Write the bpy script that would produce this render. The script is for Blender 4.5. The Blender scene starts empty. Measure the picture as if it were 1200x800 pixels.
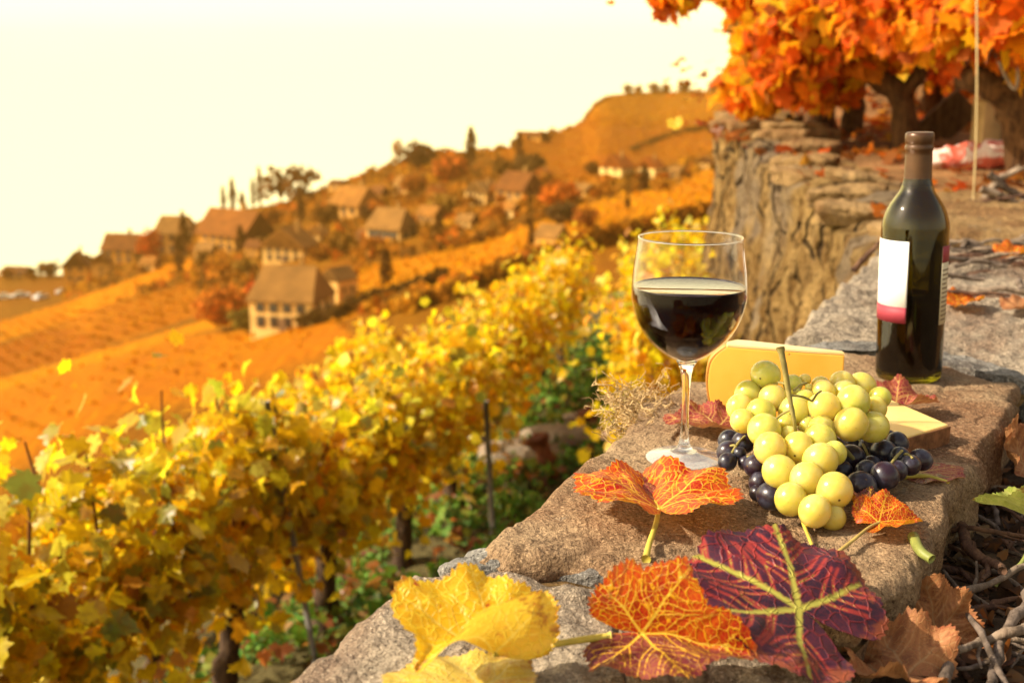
import bpy, bmesh, math, random
import numpy as np
from mathutils import Vector, Matrix, noise as mn

random.seed(7); rng = np.random.default_rng(7)
SC = bpy.context.scene
COL = SC.collection
F = 1400.0; CAMZ = 0.376; PITCH = math.radians(12.6)
CP, SP = math.cos(PITCH), math.sin(PITCH)
R = math.radians

# ------------------------------------------------------------------ camera helpers (pixel of the 1200x800 photo -> world)
def ks(px, py):
    cx = (px-600)/F; cy = (400-py)/F
    y = CP+cy*SP; z = -SP+cy*CP
    return cx/y, z/y                       # X/Y and Z/Y
def at(px, py, z=None, Y=None):
    k, s = ks(px, py)
    if Y is None: Y = (z-CAMZ)/s
    return Vector((k*Y, Y, CAMZ+s*Y))
def depth(p): return p[1]*CP-(p[2]-CAMZ)*SP
def topix(x, y, z):
    d = y*CP-(z-CAMZ)*SP
    return 600+F*x/d, 400-F*(y*SP+(z-CAMZ)*CP)/d

def fbm(x, y, z=0.0, o=4):
    a = 1; t = 0; f = 1
    for i in range(o):
        t += a*mn.noise(Vector((x*f, y*f, z*f+i*7.3))); a *= .5; f *= 2.03
    return t

# ------------------------------------------------------------------ materials
def newmat(name):
    m = bpy.data.materials.new(name); m.use_nodes = True
    nt = m.node_tree; nt.nodes.clear()
    return m, nt
class NT:
    def __init__(s, nt): s.nt = nt
    def n(s, t, **kw):
        nd = s.nt.nodes.new(t)
        for k, v in kw.items():
            if k.startswith('i_'):
                key = k[2:]
                key = int(key) if key.isdigit() else key.replace('_', ' ')
                sock = nd.inputs[key]
                if isinstance(v, bpy.types.NodeSocket): s.nt.links.new(v, sock)
                else: sock.default_value = v
            else: setattr(nd, k, v)
        return nd
    def l(s, a, b): s.nt.links.new(a, b)
    def mix(s, f, a, b, bt='MIX'):
        nd = s.nt.nodes.new('ShaderNodeMix'); nd.data_type = 'RGBA'; nd.blend_type = bt
        for v, i in ((f, 0), (a, 6), (b, 7)):
            if isinstance(v, bpy.types.NodeSocket): s.nt.links.new(v, nd.inputs[i])
            else: nd.inputs[i].default_value = v if i == 0 else (tuple(v)+(1,))[:4]
        return nd.outputs[2]
    def math(s, op, a, b=0.0, c=0.0, clamp=False):
        nd = s.nt.nodes.new('ShaderNodeMath'); nd.operation = op; nd.use_clamp = clamp
        for i, v in enumerate((a, b, c)):
            if isinstance(v, bpy.types.NodeSocket): s.nt.links.new(v, nd.inputs[i])
            else: nd.inputs[i].default_value = v
        return nd.outputs[0]
    def step(s, v, a, b):                     # smooth 0..1 between a and b
        nd = s.nt.nodes.new('ShaderNodeMapRange'); nd.interpolation_type = 'SMOOTHSTEP'
        s.nt.links.new(v, nd.inputs[0]); nd.inputs[1].default_value = a; nd.inputs[2].default_value = b
        return nd.outputs[0]
    def noise(s, vec, scale, detail=4, rough=.55, dist=0):
        nd = s.n('ShaderNodeTexNoise', i_Scale=scale, i_Detail=detail, i_Roughness=rough, i_Distortion=dist)
        s.l(vec, nd.inputs['Vector']); return nd.outputs['Fac']
    def out(s, sh):
        o = s.nt.nodes.new('ShaderNodeOutputMaterial'); s.l(sh, o.inputs['Surface'])
    def geo(s): return s.n('ShaderNodeTexCoord').outputs['Object']
    def bump(s, h, strength=.5, dist=.01, normal=None):
        nd = s.n('ShaderNodeBump', i_Strength=strength, i_Distance=dist); s.l(h, nd.inputs['Height'])
        if normal is not None: s.l(normal, nd.inputs['Normal'])
        return nd.outputs[0]

def simple(name, col, rough=.7, var=.25, scale=8, spec=.3, metal=0, bump=0, bscale=60):
    m, nt = newmat(name); t = NT(nt); g = t.geo()
    n = t.noise(g, scale)
    c = t.mix(t.step(n, .3, .7), [x*(1-var) for x in col], [min(1, x*(1+var)) for x in col])
    b = t.n('ShaderNodeBsdfPrincipled', i_Base_Color=c, i_Roughness=rough, i_Metallic=metal, i_Specular_IOR_Level=spec)
    if bump: t.l(t.bump(t.noise(g, bscale), .6, bump), b.inputs['Normal'])
    t.out(b.outputs[0]); return m

def stone_mat(name, c1, c2, c3, grain=1.0):
    m, nt = newmat(name); t = NT(nt); g = t.geo()
    n1 = t.noise(g, 5, 6, .6); n2 = t.noise(g, 28, 6, .65); n3 = t.noise(g, 300, 3, .75); n4 = t.noise(g, 100, 5, .75)
    n0 = t.noise(g, 2.6, 5, .65, .8); n9 = t.noise(g, 9, 6, .7, 1.0)
    c = t.mix(t.step(n1, .38, .62), c1, c2)
    c = t.mix(t.math('MULTIPLY', t.step(n0, .50, .62), .65), c, (c3[0]*1.15, c3[1]*.85, c3[2]*.7))
    c = t.mix(t.math('MULTIPLY', t.step(n9, .56, .66), .6), c, [x*.5 for x in c3])
    c = t.mix(t.math('MULTIPLY', t.step(n2, .5, .72), .7), c, c3)
    # grains: light and dark specks
    c = t.mix(t.math('MULTIPLY', t.step(n3, .54, .68), .6), c, [min(1, x*1.9) for x in c2])
    c = t.mix(t.math('MULTIPLY', t.step(n3, .46, .32), .85), c, [x*.28 for x in c1])
    c = t.mix(t.math('MULTIPLY', t.step(n4, .48, .32), .7), c, [x*.45 for x in c1])
    # lichen
    n5 = t.noise(g, 14, 5, .7, .6)
    c = t.mix(t.math('MULTIPLY', t.step(n5, .62, .70), .5), c, (.34, .31, .24))
    b = t.n('ShaderNodeBsdfPrincipled', i_Base_Color=c, i_Roughness=.93, i_Specular_IOR_Level=.15)
    h = t.math('ADD', t.math('MULTIPLY', n3, .35*grain), t.math('ADD', t.math('MULTIPLY', n4, 1.1), t.math('MULTIPLY', n2, 2.2)))
    t.l(t.bump(h, 1.0, .011), b.inputs['Normal'])
    t.out(b.outputs[0]); return m

def leaf_mat(name, transl=.45, rough=.5, spec=.35):
    m, nt = newmat(name); t = NT(nt)
    a = t.n('ShaderNodeAttribute', attribute_name='col').outputs['Color']
    g = t.geo(); n = t.noise(g, 55, 3)
    c = t.mix(t.math('MULTIPLY', t.step(n, .42, .68), .5), a, t.mix(.75, a, (.30, .10, .01)))
    b = t.n('ShaderNodeBsdfPrincipled', i_Base_Color=c, i_Roughness=rough, i_Specular_IOR_Level=spec)
    tr = t.n('ShaderNodeBsdfTranslucent', i_Color=c)
    mx = t.n('ShaderNodeMixShader', i_Fac=transl); t.l(b.outputs[0], mx.inputs[1]); t.l(tr.outputs[0], mx.inputs[2])
    t.out(mx.outputs[0]); return m

def bark_mat(name, c1, c2, sc=1.0):
    m, nt = newmat(name); t = NT(nt); g = t.geo()
    mp = t.n('ShaderNodeMapping', i_Scale=(60*sc, 60*sc, 9*sc)); t.l(g, mp.inputs[0])
    n1 = t.noise(mp.outputs[0], 1, 5, .7); n2 = t.noise(g, 20*sc, 4)
    c = t.mix(t.step(n1, .35, .65), c1, c2); c = t.mix(t.math('MULTIPLY', t.step(n2, .5, .7), .5), c, [x*.45 for x in c1])
    b = t.n('ShaderNodeBsdfPrincipled', i_Base_Color=c, i_Roughness=.9, i_Specular_IOR_Level=.2)
    t.l(t.bump(n1, .9, .006), b.inputs['Normal']); t.out(b.outputs[0]); return m

def hero_leaf_mat(name, A, B, net, halo, vein, halo_w=.05, net_scale=26, net_w=.09, transl=.35, rough=.42, spot=None, bump=.55, net_mix=.85, spec=.4, side=None, core=None, dry=(.30, .07, .02)):
    m, nt = newmat(name); t = NT(nt)
    uv = t.n('ShaderNodeUVMap', uv_map='flat').outputs[0]
    vd = t.n('ShaderNodeAttribute', attribute_name='vd').outputs['Fac']
    nz = t.n('ShaderNodeTexNoise', i_Scale=9.0, i_Detail=3.0); t.l(uv, nz.inputs['Vector'])
    wv = t.n('ShaderNodeVectorMath', operation='SCALE'); t.l(nz.outputs['Color'], wv.inputs[0]); wv.inputs['Scale'].default_value = .07
    ad = t.n('ShaderNodeVectorMath', operation='ADD'); t.l(uv, ad.inputs[0]); t.l(wv.outputs[0], ad.inputs[1])
    vo = t.n('ShaderNodeTexVoronoi', feature='DISTANCE_TO_EDGE', i_Scale=net_scale); t.l(ad.outputs[0], vo.inputs['Vector'])
    vo2 = t.n('ShaderNodeTexVoronoi', feature='DISTANCE_TO_EDGE', i_Scale=net_scale*2.6); t.l(ad.outputs[0], vo2.inputs['Vector'])
    e1 = t.step(vo.outputs['Distance'], net_w*.12, net_w); e2 = t.step(vo2.outputs['Distance'], .0, net_w*1.3)
    n1 = t.noise(uv, 4.0, 4, .6, .5); n2 = t.noise(uv, 40, 3)
    inner = t.mix(t.step(n1, .40, .60), A, B)
    if side:                                 # one half of the leaf has already turned
        sx_ = t.n('ShaderNodeSeparateXYZ'); t.l(uv, sx_.inputs[0])
        sidef = t.step(sx_.outputs[0], .79, .85)
        inner = t.mix(sidef, inner, t.mix(t.step(n1, .40, .60), side[0], side[1])); sidec = inner
    inner = t.mix(t.math('MULTIPLY', t.step(n2, .5, .75), .35), inner, [x*.5 for x in A])
    f = t.math('MULTIPLY', t.math('SUBTRACT', 1.0, t.math('MULTIPLY', e1, t.math('ADD', .65, t.math('MULTIPLY', e2, .35)))), net_mix)
    c = t.mix(f, inner, net)
    if side: c = t.mix(t.math('MULTIPLY', sidef, .62), c, sidec)
    if spot:
        n4 = t.noise(uv, 7, 5, .6); c = t.mix(t.step(n4, .60, .68), c, spot)
    wob = t.math('ADD', vd, t.math('MULTIPLY', t.math('SUBTRACT', n1, .5), halo_w*.9))
    c = t.mix(t.step(wob, halo_w*1.25, halo_w*.25), c, halo)
    if core:                                 # greener band along the main veins near the stalk
        vp = t.n('ShaderNodeAttribute', attribute_name='vp').outputs['Fac']
        c = t.mix(t.step(t.math('ADD', vp, t.math('MULTIPLY', t.math('SUBTRACT', n2, .5), .03)), .019, .002), c, core)
    c = t.mix(t.math('MULTIPLY', t.step(vp if core else vd, .004, .0), .85), c, vein)
    under = t.math('SUBTRACT', 1.0, t.n('ShaderNodeNewGeometry').outputs['Backfacing'])      # paler, matt underside
    c = t.mix(t.math('MULTIPLY', under, .38), c, t.mix(.5, vein, net))
    # dry brown patches eating in from the margin
    ds = t.n('ShaderNodeVectorMath', operation='DISTANCE'); t.l(uv, ds.inputs[0]); ds.inputs[1].default_value = (.8, .95, 0)
    n7 = t.noise(uv, 6.5, 6, .65)
    c = t.mix(t.math('MULTIPLY', t.step(t.math('ADD', t.math('MULTIPLY', ds.outputs['Value'], .9), t.math('MULTIPLY', n7, .9)), .86, .98), .75), c, dry)
    b = t.n('ShaderNodeBsdfPrincipled', i_Base_Color=c, i_Roughness=rough, i_Specular_IOR_Level=spec)
    h = t.math('ADD', t.math('MULTIPLY', e1, 1.0), t.math('MULTIPLY', t.step(vd, .0, .06), 1.0))
    bm_ = t.bump(h, bump, .0012)
    t.l(bm_, b.inputs['Normal'])
    tr = t.n('ShaderNodeBsdfTranslucent', i_Color=c); t.l(bm_, tr.inputs['Normal'])
    mx = t.n('ShaderNodeMixShader', i_Fac=transl); t.l(b.outputs[0], mx.inputs[1]); t.l(tr.outputs[0], mx.inputs[2])
    t.out(mx.outputs[0]); return m

# ------------------------------------------------------------------ object helpers
def link(name, me, mat=None, parent=None, smooth=True):
    o = bpy.data.objects.new(name, me); COL.objects.link(o)
    if mat is not None: me.materials.append(mat)
    if smooth and len(me.polygons): me.polygons.foreach_set('use_smooth', [True]*len(me.polygons))
    if parent is not None:
        o.parent = parent
        # vertices are given in world coordinates; parent is an empty at its base
        o.matrix_parent_inverse = parent.matrix_world.inverted() if parent.type != 'EMPTY' else Matrix.Translation(parent.location).inverted()
    return o
def mesh(name, V, Fc, mat=None, parent=None, smooth=True):
    me = bpy.data.meshes.new(name)
    me.from_pydata([tuple(v) for v in V], [], [tuple(f) for f in Fc]); me.update()
    return link(name, me, mat, parent, smooth)
def mark(o, label=None, cat=None, group=None, kind=None):
    if label: o['label'] = label
    if cat: o['category'] = cat
    if group: o['group'] = group
    if kind: o['kind'] = kind
    return o
def thing(name, label, cat, loc, group=None):
    o = bpy.data.objects.new(name, None); COL.objects.link(o); o.location = loc; o.empty_display_size = .05
    return mark(o, label, cat, group)

def tube_vf(pts, rad, sides=8, jit=0.0, off=0):
    pts = [Vector(p) for p in pts]; V = []; Fc = []
    n = len(pts); up = Vector((0.13, .31, .94))
    for i, p in enumerate(pts):
        d = (pts[min(i+1, n-1)]-pts[max(i-1, 0)]).normalized()
        a = d.cross(up)
        if a.length < .05: a = d.cross(Vector((1, 0, 0)))
        a.normalize(); b = a.cross(d)
        r = rad[i] if hasattr(rad, '__len__') else rad
        for j in range(sides):
            th = 2*math.pi*j/sides
            q = a*math.cos(th)+b*math.sin(th)
            rr = r*(1+jit*mn.noise(Vector((p.x*40+q.x*2, p.y*40+q.y*2, p.z*12+q.z))))
            V.append(p+q*rr)
    for i in range(n-1):
        for j in range(sides):
            k = (j+1) % sides
            Fc.append((off+i*sides+j, off+i*sides+k, off+(i+1)*sides+k, off+(i+1)*sides+j))
    Fc.append(tuple(off+j for j in range(sides))); Fc.append(tuple(off+(n-1)*sides+j for j in reversed(range(sides))))
    return V, Fc
def tubes(name, paths, mat, parent=None, sides=8, jit=0.0):
    V = []; Fc = []
    for pts, rad in paths:
        v, f = tube_vf(pts, rad, sides, jit, len(V)); V += v; Fc += f
    return mesh(name, V, Fc, mat, parent)
def curve(pts, n=14):                         # Catmull-Rom resample
    P = [Vector(p) for p in pts]; P = [P[0]*2-P[1]]+P+[P[-1]*2-P[-2]]
    out = []; seg = len(P)-3
    for i in range(n):
        t = i/(n-1)*seg; s = min(int(t), seg-1); u = t-s
        a, b, c, d = P[s:s+4]
        out.append(.5*((2*b)+(c-a)*u+(2*a-5*b+4*c-d)*u*u+(3*b-a-3*c+d)*u**3))
    return out
def lathe(name, prof, mat, parent, c, seg=64, tilt=None, cap=False):
    V = []; Fc = []
    n = len(prof)
    for r, z in prof:
        for j in range(seg):
            th = 2*math.pi*j/seg; v = Vector((r*math.cos(th), r*math.sin(th), z))
            if tilt is not None: v = tilt @ v
            V.append(v+c)
    for i in range(n-1):
        for j in range(seg):
            k = (j+1) % seg
            Fc.append((i*seg+j, i*seg+k, (i+1)*seg+k, (i+1)*seg+j))
    if cap:
        Fc.append(tuple(reversed(range(seg)))); Fc.append(tuple((n-1)*seg+j for j in range(seg)))
    o = mesh(name, V, Fc, mat, parent)
    bm = bmesh.new(); bm.from_mesh(o.data); bmesh.ops.remove_doubles(bm, verts=bm.verts, dist=1e-6)
    bmesh.ops.recalc_face_normals(bm, faces=bm.faces); bm.to_mesh(o.data); bm.free()
    return o
def smooth_prof(pts, n=60):
    return [(p.x, p.y) for p in curve([(a, b, 0) for a, b in pts], n)]
def boxes_mesh(name, bl, mat, parent, bev=0):
    """bl: list of (centre, half sizes, 3x3 rotation)"""
    V = []; Fc = []
    for c, h, M in bl:
        o = len(V)
        for sx in (-1, 1):
            for sy in (-1, 1):
                for sz in (-1, 1): V.append(Vector(c)+M @ Vector((sx*h[0], sy*h[1], sz*h[2])))
        for f in ((0, 1, 3, 2), (4, 6, 7, 5), (0, 4, 5, 1), (2, 3, 7, 6), (0, 2, 6, 4), (1, 5, 7, 3)): Fc.append(tuple(o+i for i in f))
    o = mesh(name, V, Fc, mat, parent, False)
    if bev:
        b = o.modifiers.new('bevel', 'BEVEL'); b.width = bev; b.segments = 3
    return o

# many leaves in one mesh (numpy)
def leaf_template(lod=0):
    if lod == 0:
        O = [(0, -.03), (.14, -.20), (.30, -.13), (.27, .0), (.47, .10), (.40, .22), (.50, .40), (.30, .40), (.24, .58), (.10, .62), (0, .80)]
    else:
        O = [(0, -.05), (.30, -.12), (.48, .15), (.30, .45), (0, .75)]
    pts = O+[(-x, y) for x, y in reversed(O[1:-1])]
    V = [(0, .18, 0)]+[(x, y, 0) for x, y in pts]
    V = np.array(V, float); V[:, 2] = .22*np.abs(V[:, 0])-.35*(V[:, 1]-.1)**2+.05*np.sin(9*V[:, 0]+5*V[:, 1])
    n = len(pts); T = np.array([(0, 1+i, 1+(i+1) % n) for i in range(n)])
    return V, T
LT = [leaf_template(0), leaf_template(1)]
def leafmesh(name, pos, size, nrm, tip, cols, mat, parent=None, lod=0):
    V0, T0 = LT[lod]; N = len(pos); m = len(V0)
    nrm = nrm/np.linalg.norm(nrm, axis=1, keepdims=True)
    tip = tip-(tip*nrm).sum(1, keepdims=True)*nrm; tip /= np.linalg.norm(tip, axis=1, keepdims=True)+1e-9
    xa = np.cross(tip, nrm)
    curl = rng.uniform(-1.6, 2.8, (N, 1, 1)); asp = rng.uniform(.75, 1.15, (N, 1, 1))
    sz = size[:, None, None]
    V = pos[:, None, :]+sz*(asp*V0[None, :, 0:1]*xa[:, None, :]+V0[None, :, 1:2]*tip[:, None, :]+curl*V0[None, :, 2:3]*nrm[:, None, :])
    V = V.reshape(-1, 3); T = (T0[None]+(np.arange(N)*m)[:, None, None]).reshape(-1, 3)
    me = bpy.data.meshes.new(name)
    me.vertices.add(len(V)); me.vertices.foreach_set('co', V.astype(np.float32).ravel())
    me.loops.add(T.size); me.loops.foreach_set('vertex_index', T.astype(np.int32).ravel())
    me.polygons.add(len(T)); me.polygons.foreach_set('loop_start', np.arange(0, T.size, 3, dtype=np.int32))
    me.update(calc_edges=True)
    ca = me.color_attributes.new('col', 'FLOAT_COLOR', 'POINT')
    cc = np.ones((N, m, 4), np.float32); cc[:, :, :3] = cols[:, None, :]
    ca.data.foreach_set('color', cc.ravel())
    return link(name, me, mat, parent, True)
def pick(pal, w, n, jit=.18):
    pal = np.array(pal, float); w = np.array(w, float); i = rng.choice(len(pal), n, p=w/w.sum())
    return np.clip(pal[i]*(1+rng.normal(0, jit, (n, 1)))*(1+rng.normal(0, .06, (n, 3))), .003, .95)

# ------------------------------------------------------------------ world, sun, camera
SUN = Vector((-.84, -.06, .66)).normalized()
w = bpy.data.worlds.new('World'); SC.world = w; w.use_nodes = True
nt = w.node_tree; nt.nodes.clear(); t = NT(nt)
sky = t.n('ShaderNodeTexSky', sky_type='NISHITA', sun_disc=False, sun_elevation=math.asin(SUN.z), sun_rotation=math.atan2(SUN.x, SUN.y) % (2*math.pi), dust_density=6.0, air_density=1.0, ozone_density=.5)
bg1 = t.n('ShaderNodeBackground', i_Strength=.06); t.l(sky.outputs[0], bg1.inputs[0])
tc = t.n('ShaderNodeTexCoord'); sx = t.n('ShaderNodeSeparateXYZ'); t.l(tc.outputs['Generated'], sx.inputs[0])
el = t.math('ABSOLUTE', sx.outputs['Z'])
side = t.math('ADD', t.math('MULTIPLY', sx.outputs['X'], -.5), t.math('MULTIPLY', sx.outputs['Y'], .5))
cl = t.noise(tc.outputs['Generated'], 3.0, 5)
veil = t.mix(t.step(el, .14, .62), (1.45, 1.24, .60), (.17, .16, .15))
veil = t.mix(t.math('MULTIPLY', t.step(side, .05, -.55), .75), veil, (.16, .14, .12))
veil = t.mix(t.math('MULTIPLY', t.step(cl, .5, .75), .08), veil, (1.3, 1.2, .9))
bg2 = t.n('ShaderNodeBackground', i_Strength=1.0); t.l(veil, bg2.inputs[0])
ad = t.n('ShaderNodeAddShader'); t.l(bg1.outputs[0], ad.inputs[0]); t.l(bg2.outputs[0], ad.inputs[1])
wo = t.n('ShaderNodeOutputWorld'); t.l(ad.outputs[0], wo.inputs[0])
sd = bpy.data.lights.new('sun', 'SUN'); sd.energy = 4.8; sd.angle = R(.6); sd.color = (1, .86, .66)
so = bpy.data.objects.new('sun', sd); COL.objects.link(so); so.rotation_euler = SUN.to_track_quat('Z', 'Y').to_euler(); so.location = (-3, 1, 4)
cd = bpy.data.cameras.new('camera'); co = bpy.data.objects.new('camera', cd); COL.objects.link(co)
co.location = (0, 0, CAMZ); co.rotation_euler = (R(90)-PITCH, 0, 0)
cd.lens = 42; cd.sensor_width = 36; cd.clip_start = .05; cd.clip_end = 20000
cd.dof.use_dof = True; cd.dof.focus_distance = 1.08; cd.dof.aperture_fstop = 7.2; cd.dof.aperture_blades = 0
SC.camera = co
SC.view_settings.view_transform = 'Standard'; SC.view_settings.look = 'None'; SC.view_settings.exposure = .72; SC.view_settings.gamma = 1
SC.render.engine = 'CYCLES'; cy = SC.cycles
cy.use_denoising = True; cy.sample_clamp_indirect = 6; cy.max_bounces = 10; cy.transparent_max_bounces = 16; cy.transmission_bounces = 10; cy.glossy_bounces = 5; cy.diffuse_bounces = 3
cy.use_adaptive_sampling = True; cy.adaptive_threshold = .01

# ------------------------------------------------------------------ terrain (one sheet: vineyard ground, valley, spur with the village)
ROW = [(-1.75, 1.0), (-1.42, 2.0), (-1.12, 2.8), (-.84, 3.7), (-.42, 4.9), (-.02, 7.2), (.34, 9.2), (.80, 11.5), (1.4, 14)]
def rowx(y):
    for (a, b), (c, d) in zip(ROW, ROW[1:]):
        if y <= d: break
    u = (y-b)/(d-b); return a+(c-a)*u
def near_z(x, y):
    dx = x-rowx(y)
    return -1.62-.055*(y-4)+(.52*dx if dx < 0 else .05*min(dx, 2))
def poly_ks(pts):
    a = sorted(ks(*p) for p in pts); return [q[0] for q in a], [q[1] for q in a]
SKK, SKS = poly_ks([(-900, 460), (-400, 400), (0, 322), (75, 322), (110, 300), (150, 285), (210, 268), (260, 248), (330, 238), (400, 212), (450, 196), (500, 178), (560, 178), (604, 171), (612, 160), (640, 157), (662, 152), (684, 141), (699, 121), (716, 113), (745, 109), (780, 108), (850, 106), (1000, 98), (1300, 92), (1900, 88)])
CNK, CNS = poly_ks([(-900, 900), (-400, 690), (0, 530), (120, 475), (240, 448), (400, 392), (560, 342), (700, 292), (830, 262), (1000, 230), (1300, 200), (1900, 180)])
def lerp(k, K, S): return float(np.interp(k, K, S))
Y0 = 120.0
def yridge(k): return 360+float(np.interp(k, [-.2, .0, .05, .12, .3], [0, 20, 90, 260, 300]))
def hill_s(k, Y):
    sc = lerp(k, CNK, CNS); sr = lerp(k, SKK, SKS); Yr = yridge(k)
    t = math.log(Y/Y0)/math.log(Yr/Y0)
    return sc+(sr-sc)*t
def ground_z(k, Y):
    Yr = yridge(k)
    if Y <= 14: return near_z(k*Y, Y)
    if Y < Y0:
        a = near_z(k*14, 14); b = CAMZ+hill_s(k, Y0)*Y0
        u = (math.log(Y/14)/math.log(Y0/14)); u = u*u*(3-2*u)
        return a+(b-a)*u-3.0*math.sin(math.pi*u)
    if Y <= Yr:
        z = CAMZ+hill_s(k, Y)*Y
        e = min(1, (Y-Y0)/60)*min(1, max(0, (Yr-Y)/60))
        return z+e*1.2*mn.noise(Vector((k*Y*.02, Y*.012, 3)))
    return max(CAMZ+hill_s(k, Yr)*Yr-(Y-Yr)*.55-((Y-Yr)*.02)**2, -166)
def ground_at(px, py):
    """where the sight line through this pixel meets the spur"""
    k, s = ks(px, py); lo, hi = Y0, yridge(k)
    if s >= hill_s(k, hi): Y = hi-.5
    elif s <= hill_s(k, lo): Y = lo
    else:
        for _ in range(40):
            m_ = .5*(lo+hi)
            if hill_s(k, m_) < s: lo = m_
            else: hi = m_
        Y = lo
    return Vector((k*Y, Y, ground_z(k, Y)))

def inpoly(x, y, P):
    c = False; j = len(P)-1
    for i in range(len(P)):
        if (P[i][1] > y) != (P[j][1] > y) and x < (P[j][0]-P[i][0])*(y-P[i][1])/(P[j][1]-P[i][1])+P[i][0]: c = not c
        j = i
    return c
FIELDS = [   # outline in photo pixels on the spur, colour of the crop growing there
    ([(430, 312), (560, 286), (640, 256), (700, 236), (795, 216), (850, 185), (900, 170), (900, 250), (700, 275), (560, 330), (380, 380), (400, 345)], (.62, .27, .012)),
    ([(0, 378), (120, 340), (190, 312), (240, 300), (235, 312), (150, 350), (0, 400)], (.66, .27, .010)),
    ([(-300, 420), (0, 402), (60, 372), (150, 352), (225, 330), (232, 368), (140, 402), (80, 385)], (.46, .18, .010)),
    ([(-500, 500), (0, 405), (68, 380), (135, 404), (60, 425), (-500, 560)], (.40, .14, .008)),
    ([(-500, 580), (60, 427), (140, 404), (240, 375), (310, 372), (210, 395), (0, 458), (-500, 610)], (.66, .28, .010)),
    ([(-500, 610), (0, 458), (210, 395), (390, 376), (420, 395), (240, 460), (0, 560), (-500, 800)], (.54, .21, .010)),
    ([(-500, 300), (0, 318), (82, 318), (70, 362), (0, 380), (-500, 420)], (.30, .14, .04)),
    ([(560, 170), (690, 135), (860, 150), (900, 165), (760, 196), (690, 215), (620, 205)], (.40, .15, .006)),
    ([(690, 100), (900, 90), (900, 150), (760, 150), (690, 150)], (.46, .20, .010)),
    ([(650, 298), (720, 258), (800, 232), (900, 200), (900, 240), (700, 285)], (.52, .22, .012)),
]
VILL = (.24, .095, .003)
def field_col(px, py):
    for P, c in FIELDS:
        if inpoly(px, py, P): return (c[0]*.82, c[1]*.72, c[2]*.12)
    return VILL
def build_terrain():
    pxs = np.linspace(-900, 1800, 460); ksv = [ks(p, 300)[0] for p in pxs]
    ys = list(np.linspace(.2, 14, 60))+list(np.geomspace(14.5, 118, 26))
    V = []; C = []; nr = None
    for k in ksv:
        Yr = yridge(k)
        yy = ys+list(np.geomspace(Y0, Yr, 170))+[Yr*1.02, Yr*1.08, Yr*1.2, Yr*1.5, Yr*2.2]
        nr = len(yy)
        for Y in yy:
            z = ground_z(k, Y); x = k*Y
            if Y < 14: z += .03*fbm(x*3, Y*3)
            V.append((x, Y, z))
            if Y < 60: c = (.10, .085, .035)
            else:
                px, py = topix(x, Y, z); px += 5*mn.noise(Vector((x*.08, Y*.05, 0))); py += 2.5*mn.noise(Vector((x*.08, Y*.05, 9)))
                c = field_col(px, py)
            C.append(c+(1,))
    nc = len(ksv)
    Fc = [(i*nr+j, (i+1)*nr+j, (i+1)*nr+j+1, i*nr+j+1) for i in range(nc-1) for j in range(nr-1)]
    m, nt = newmat('autumn_ground'); t = NT(nt)
    a = t.n('ShaderNodeAttribute', attribute_name='col').outputs['Color']; g = t.geo()
    wv = t.n('ShaderNodeTexWave', wave_type='BANDS', bands_direction='X', i_Scale=.16, i_Distortion=1.2, i_Detail=2.0); t.l(g, wv.inputs['Vector'])
    n1 = t.noise(g, .06, 5); n2 = t.noise(g, .9, 5, .7); n3 = t.noise(g, 14, 4)
    c = t.mix(t.math('MULTIPLY', wv.outputs['Fac'], .25), a, t.mix(1.0, a, (.55, .50, .5), 'MULTIPLY'))
    c = t.mix(t.step(n2, .35, .7), t.mix(1.0, c, (.62, .58, .6), 'MULTIPLY'), c)
    c = t.mix(t.math('MULTIPLY', t.step(n1, .4, .65), .35), c, t.mix(1.0, c, (1.15, .75, .6), 'MULTIPLY'))
    b = t.n('ShaderNodeBsdfPrincipled', i_Base_Color=c, i_Roughness=1.0, i_Specular_IOR_Level=.05)
    t.l(t.bump(t.math('ADD', n2, t.math('MULTIPLY', n3, .1)), .8, .5), b.inputs['Normal'])
    t.out(b.outputs[0])
    o = mesh('hillside', V, Fc, m); mark(o, kind='structure')
    ca = o.data.color_attributes.new('col', 'FLOAT_COLOR', 'POINT'); ca.data.foreach_set('color', np.array(C, np.float32).ravel())
build_terrain()
# lake far below: a big sheet of still water under the hazy sky
m, nt = newmat('lake_water'); t = NT(nt)
gl = t.n('ShaderNodeBsdfGlossy', i_Color=(.97, .97, .97, 1), i_Roughness=.08); t.out(gl.outputs[0])
mark(mesh('lake', [(-890, -40, -164), (890, -40, -164), (890, 890, -164), (-890, 890, -164)], [(0, 1, 2, 3)], m), kind='structure')

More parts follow.
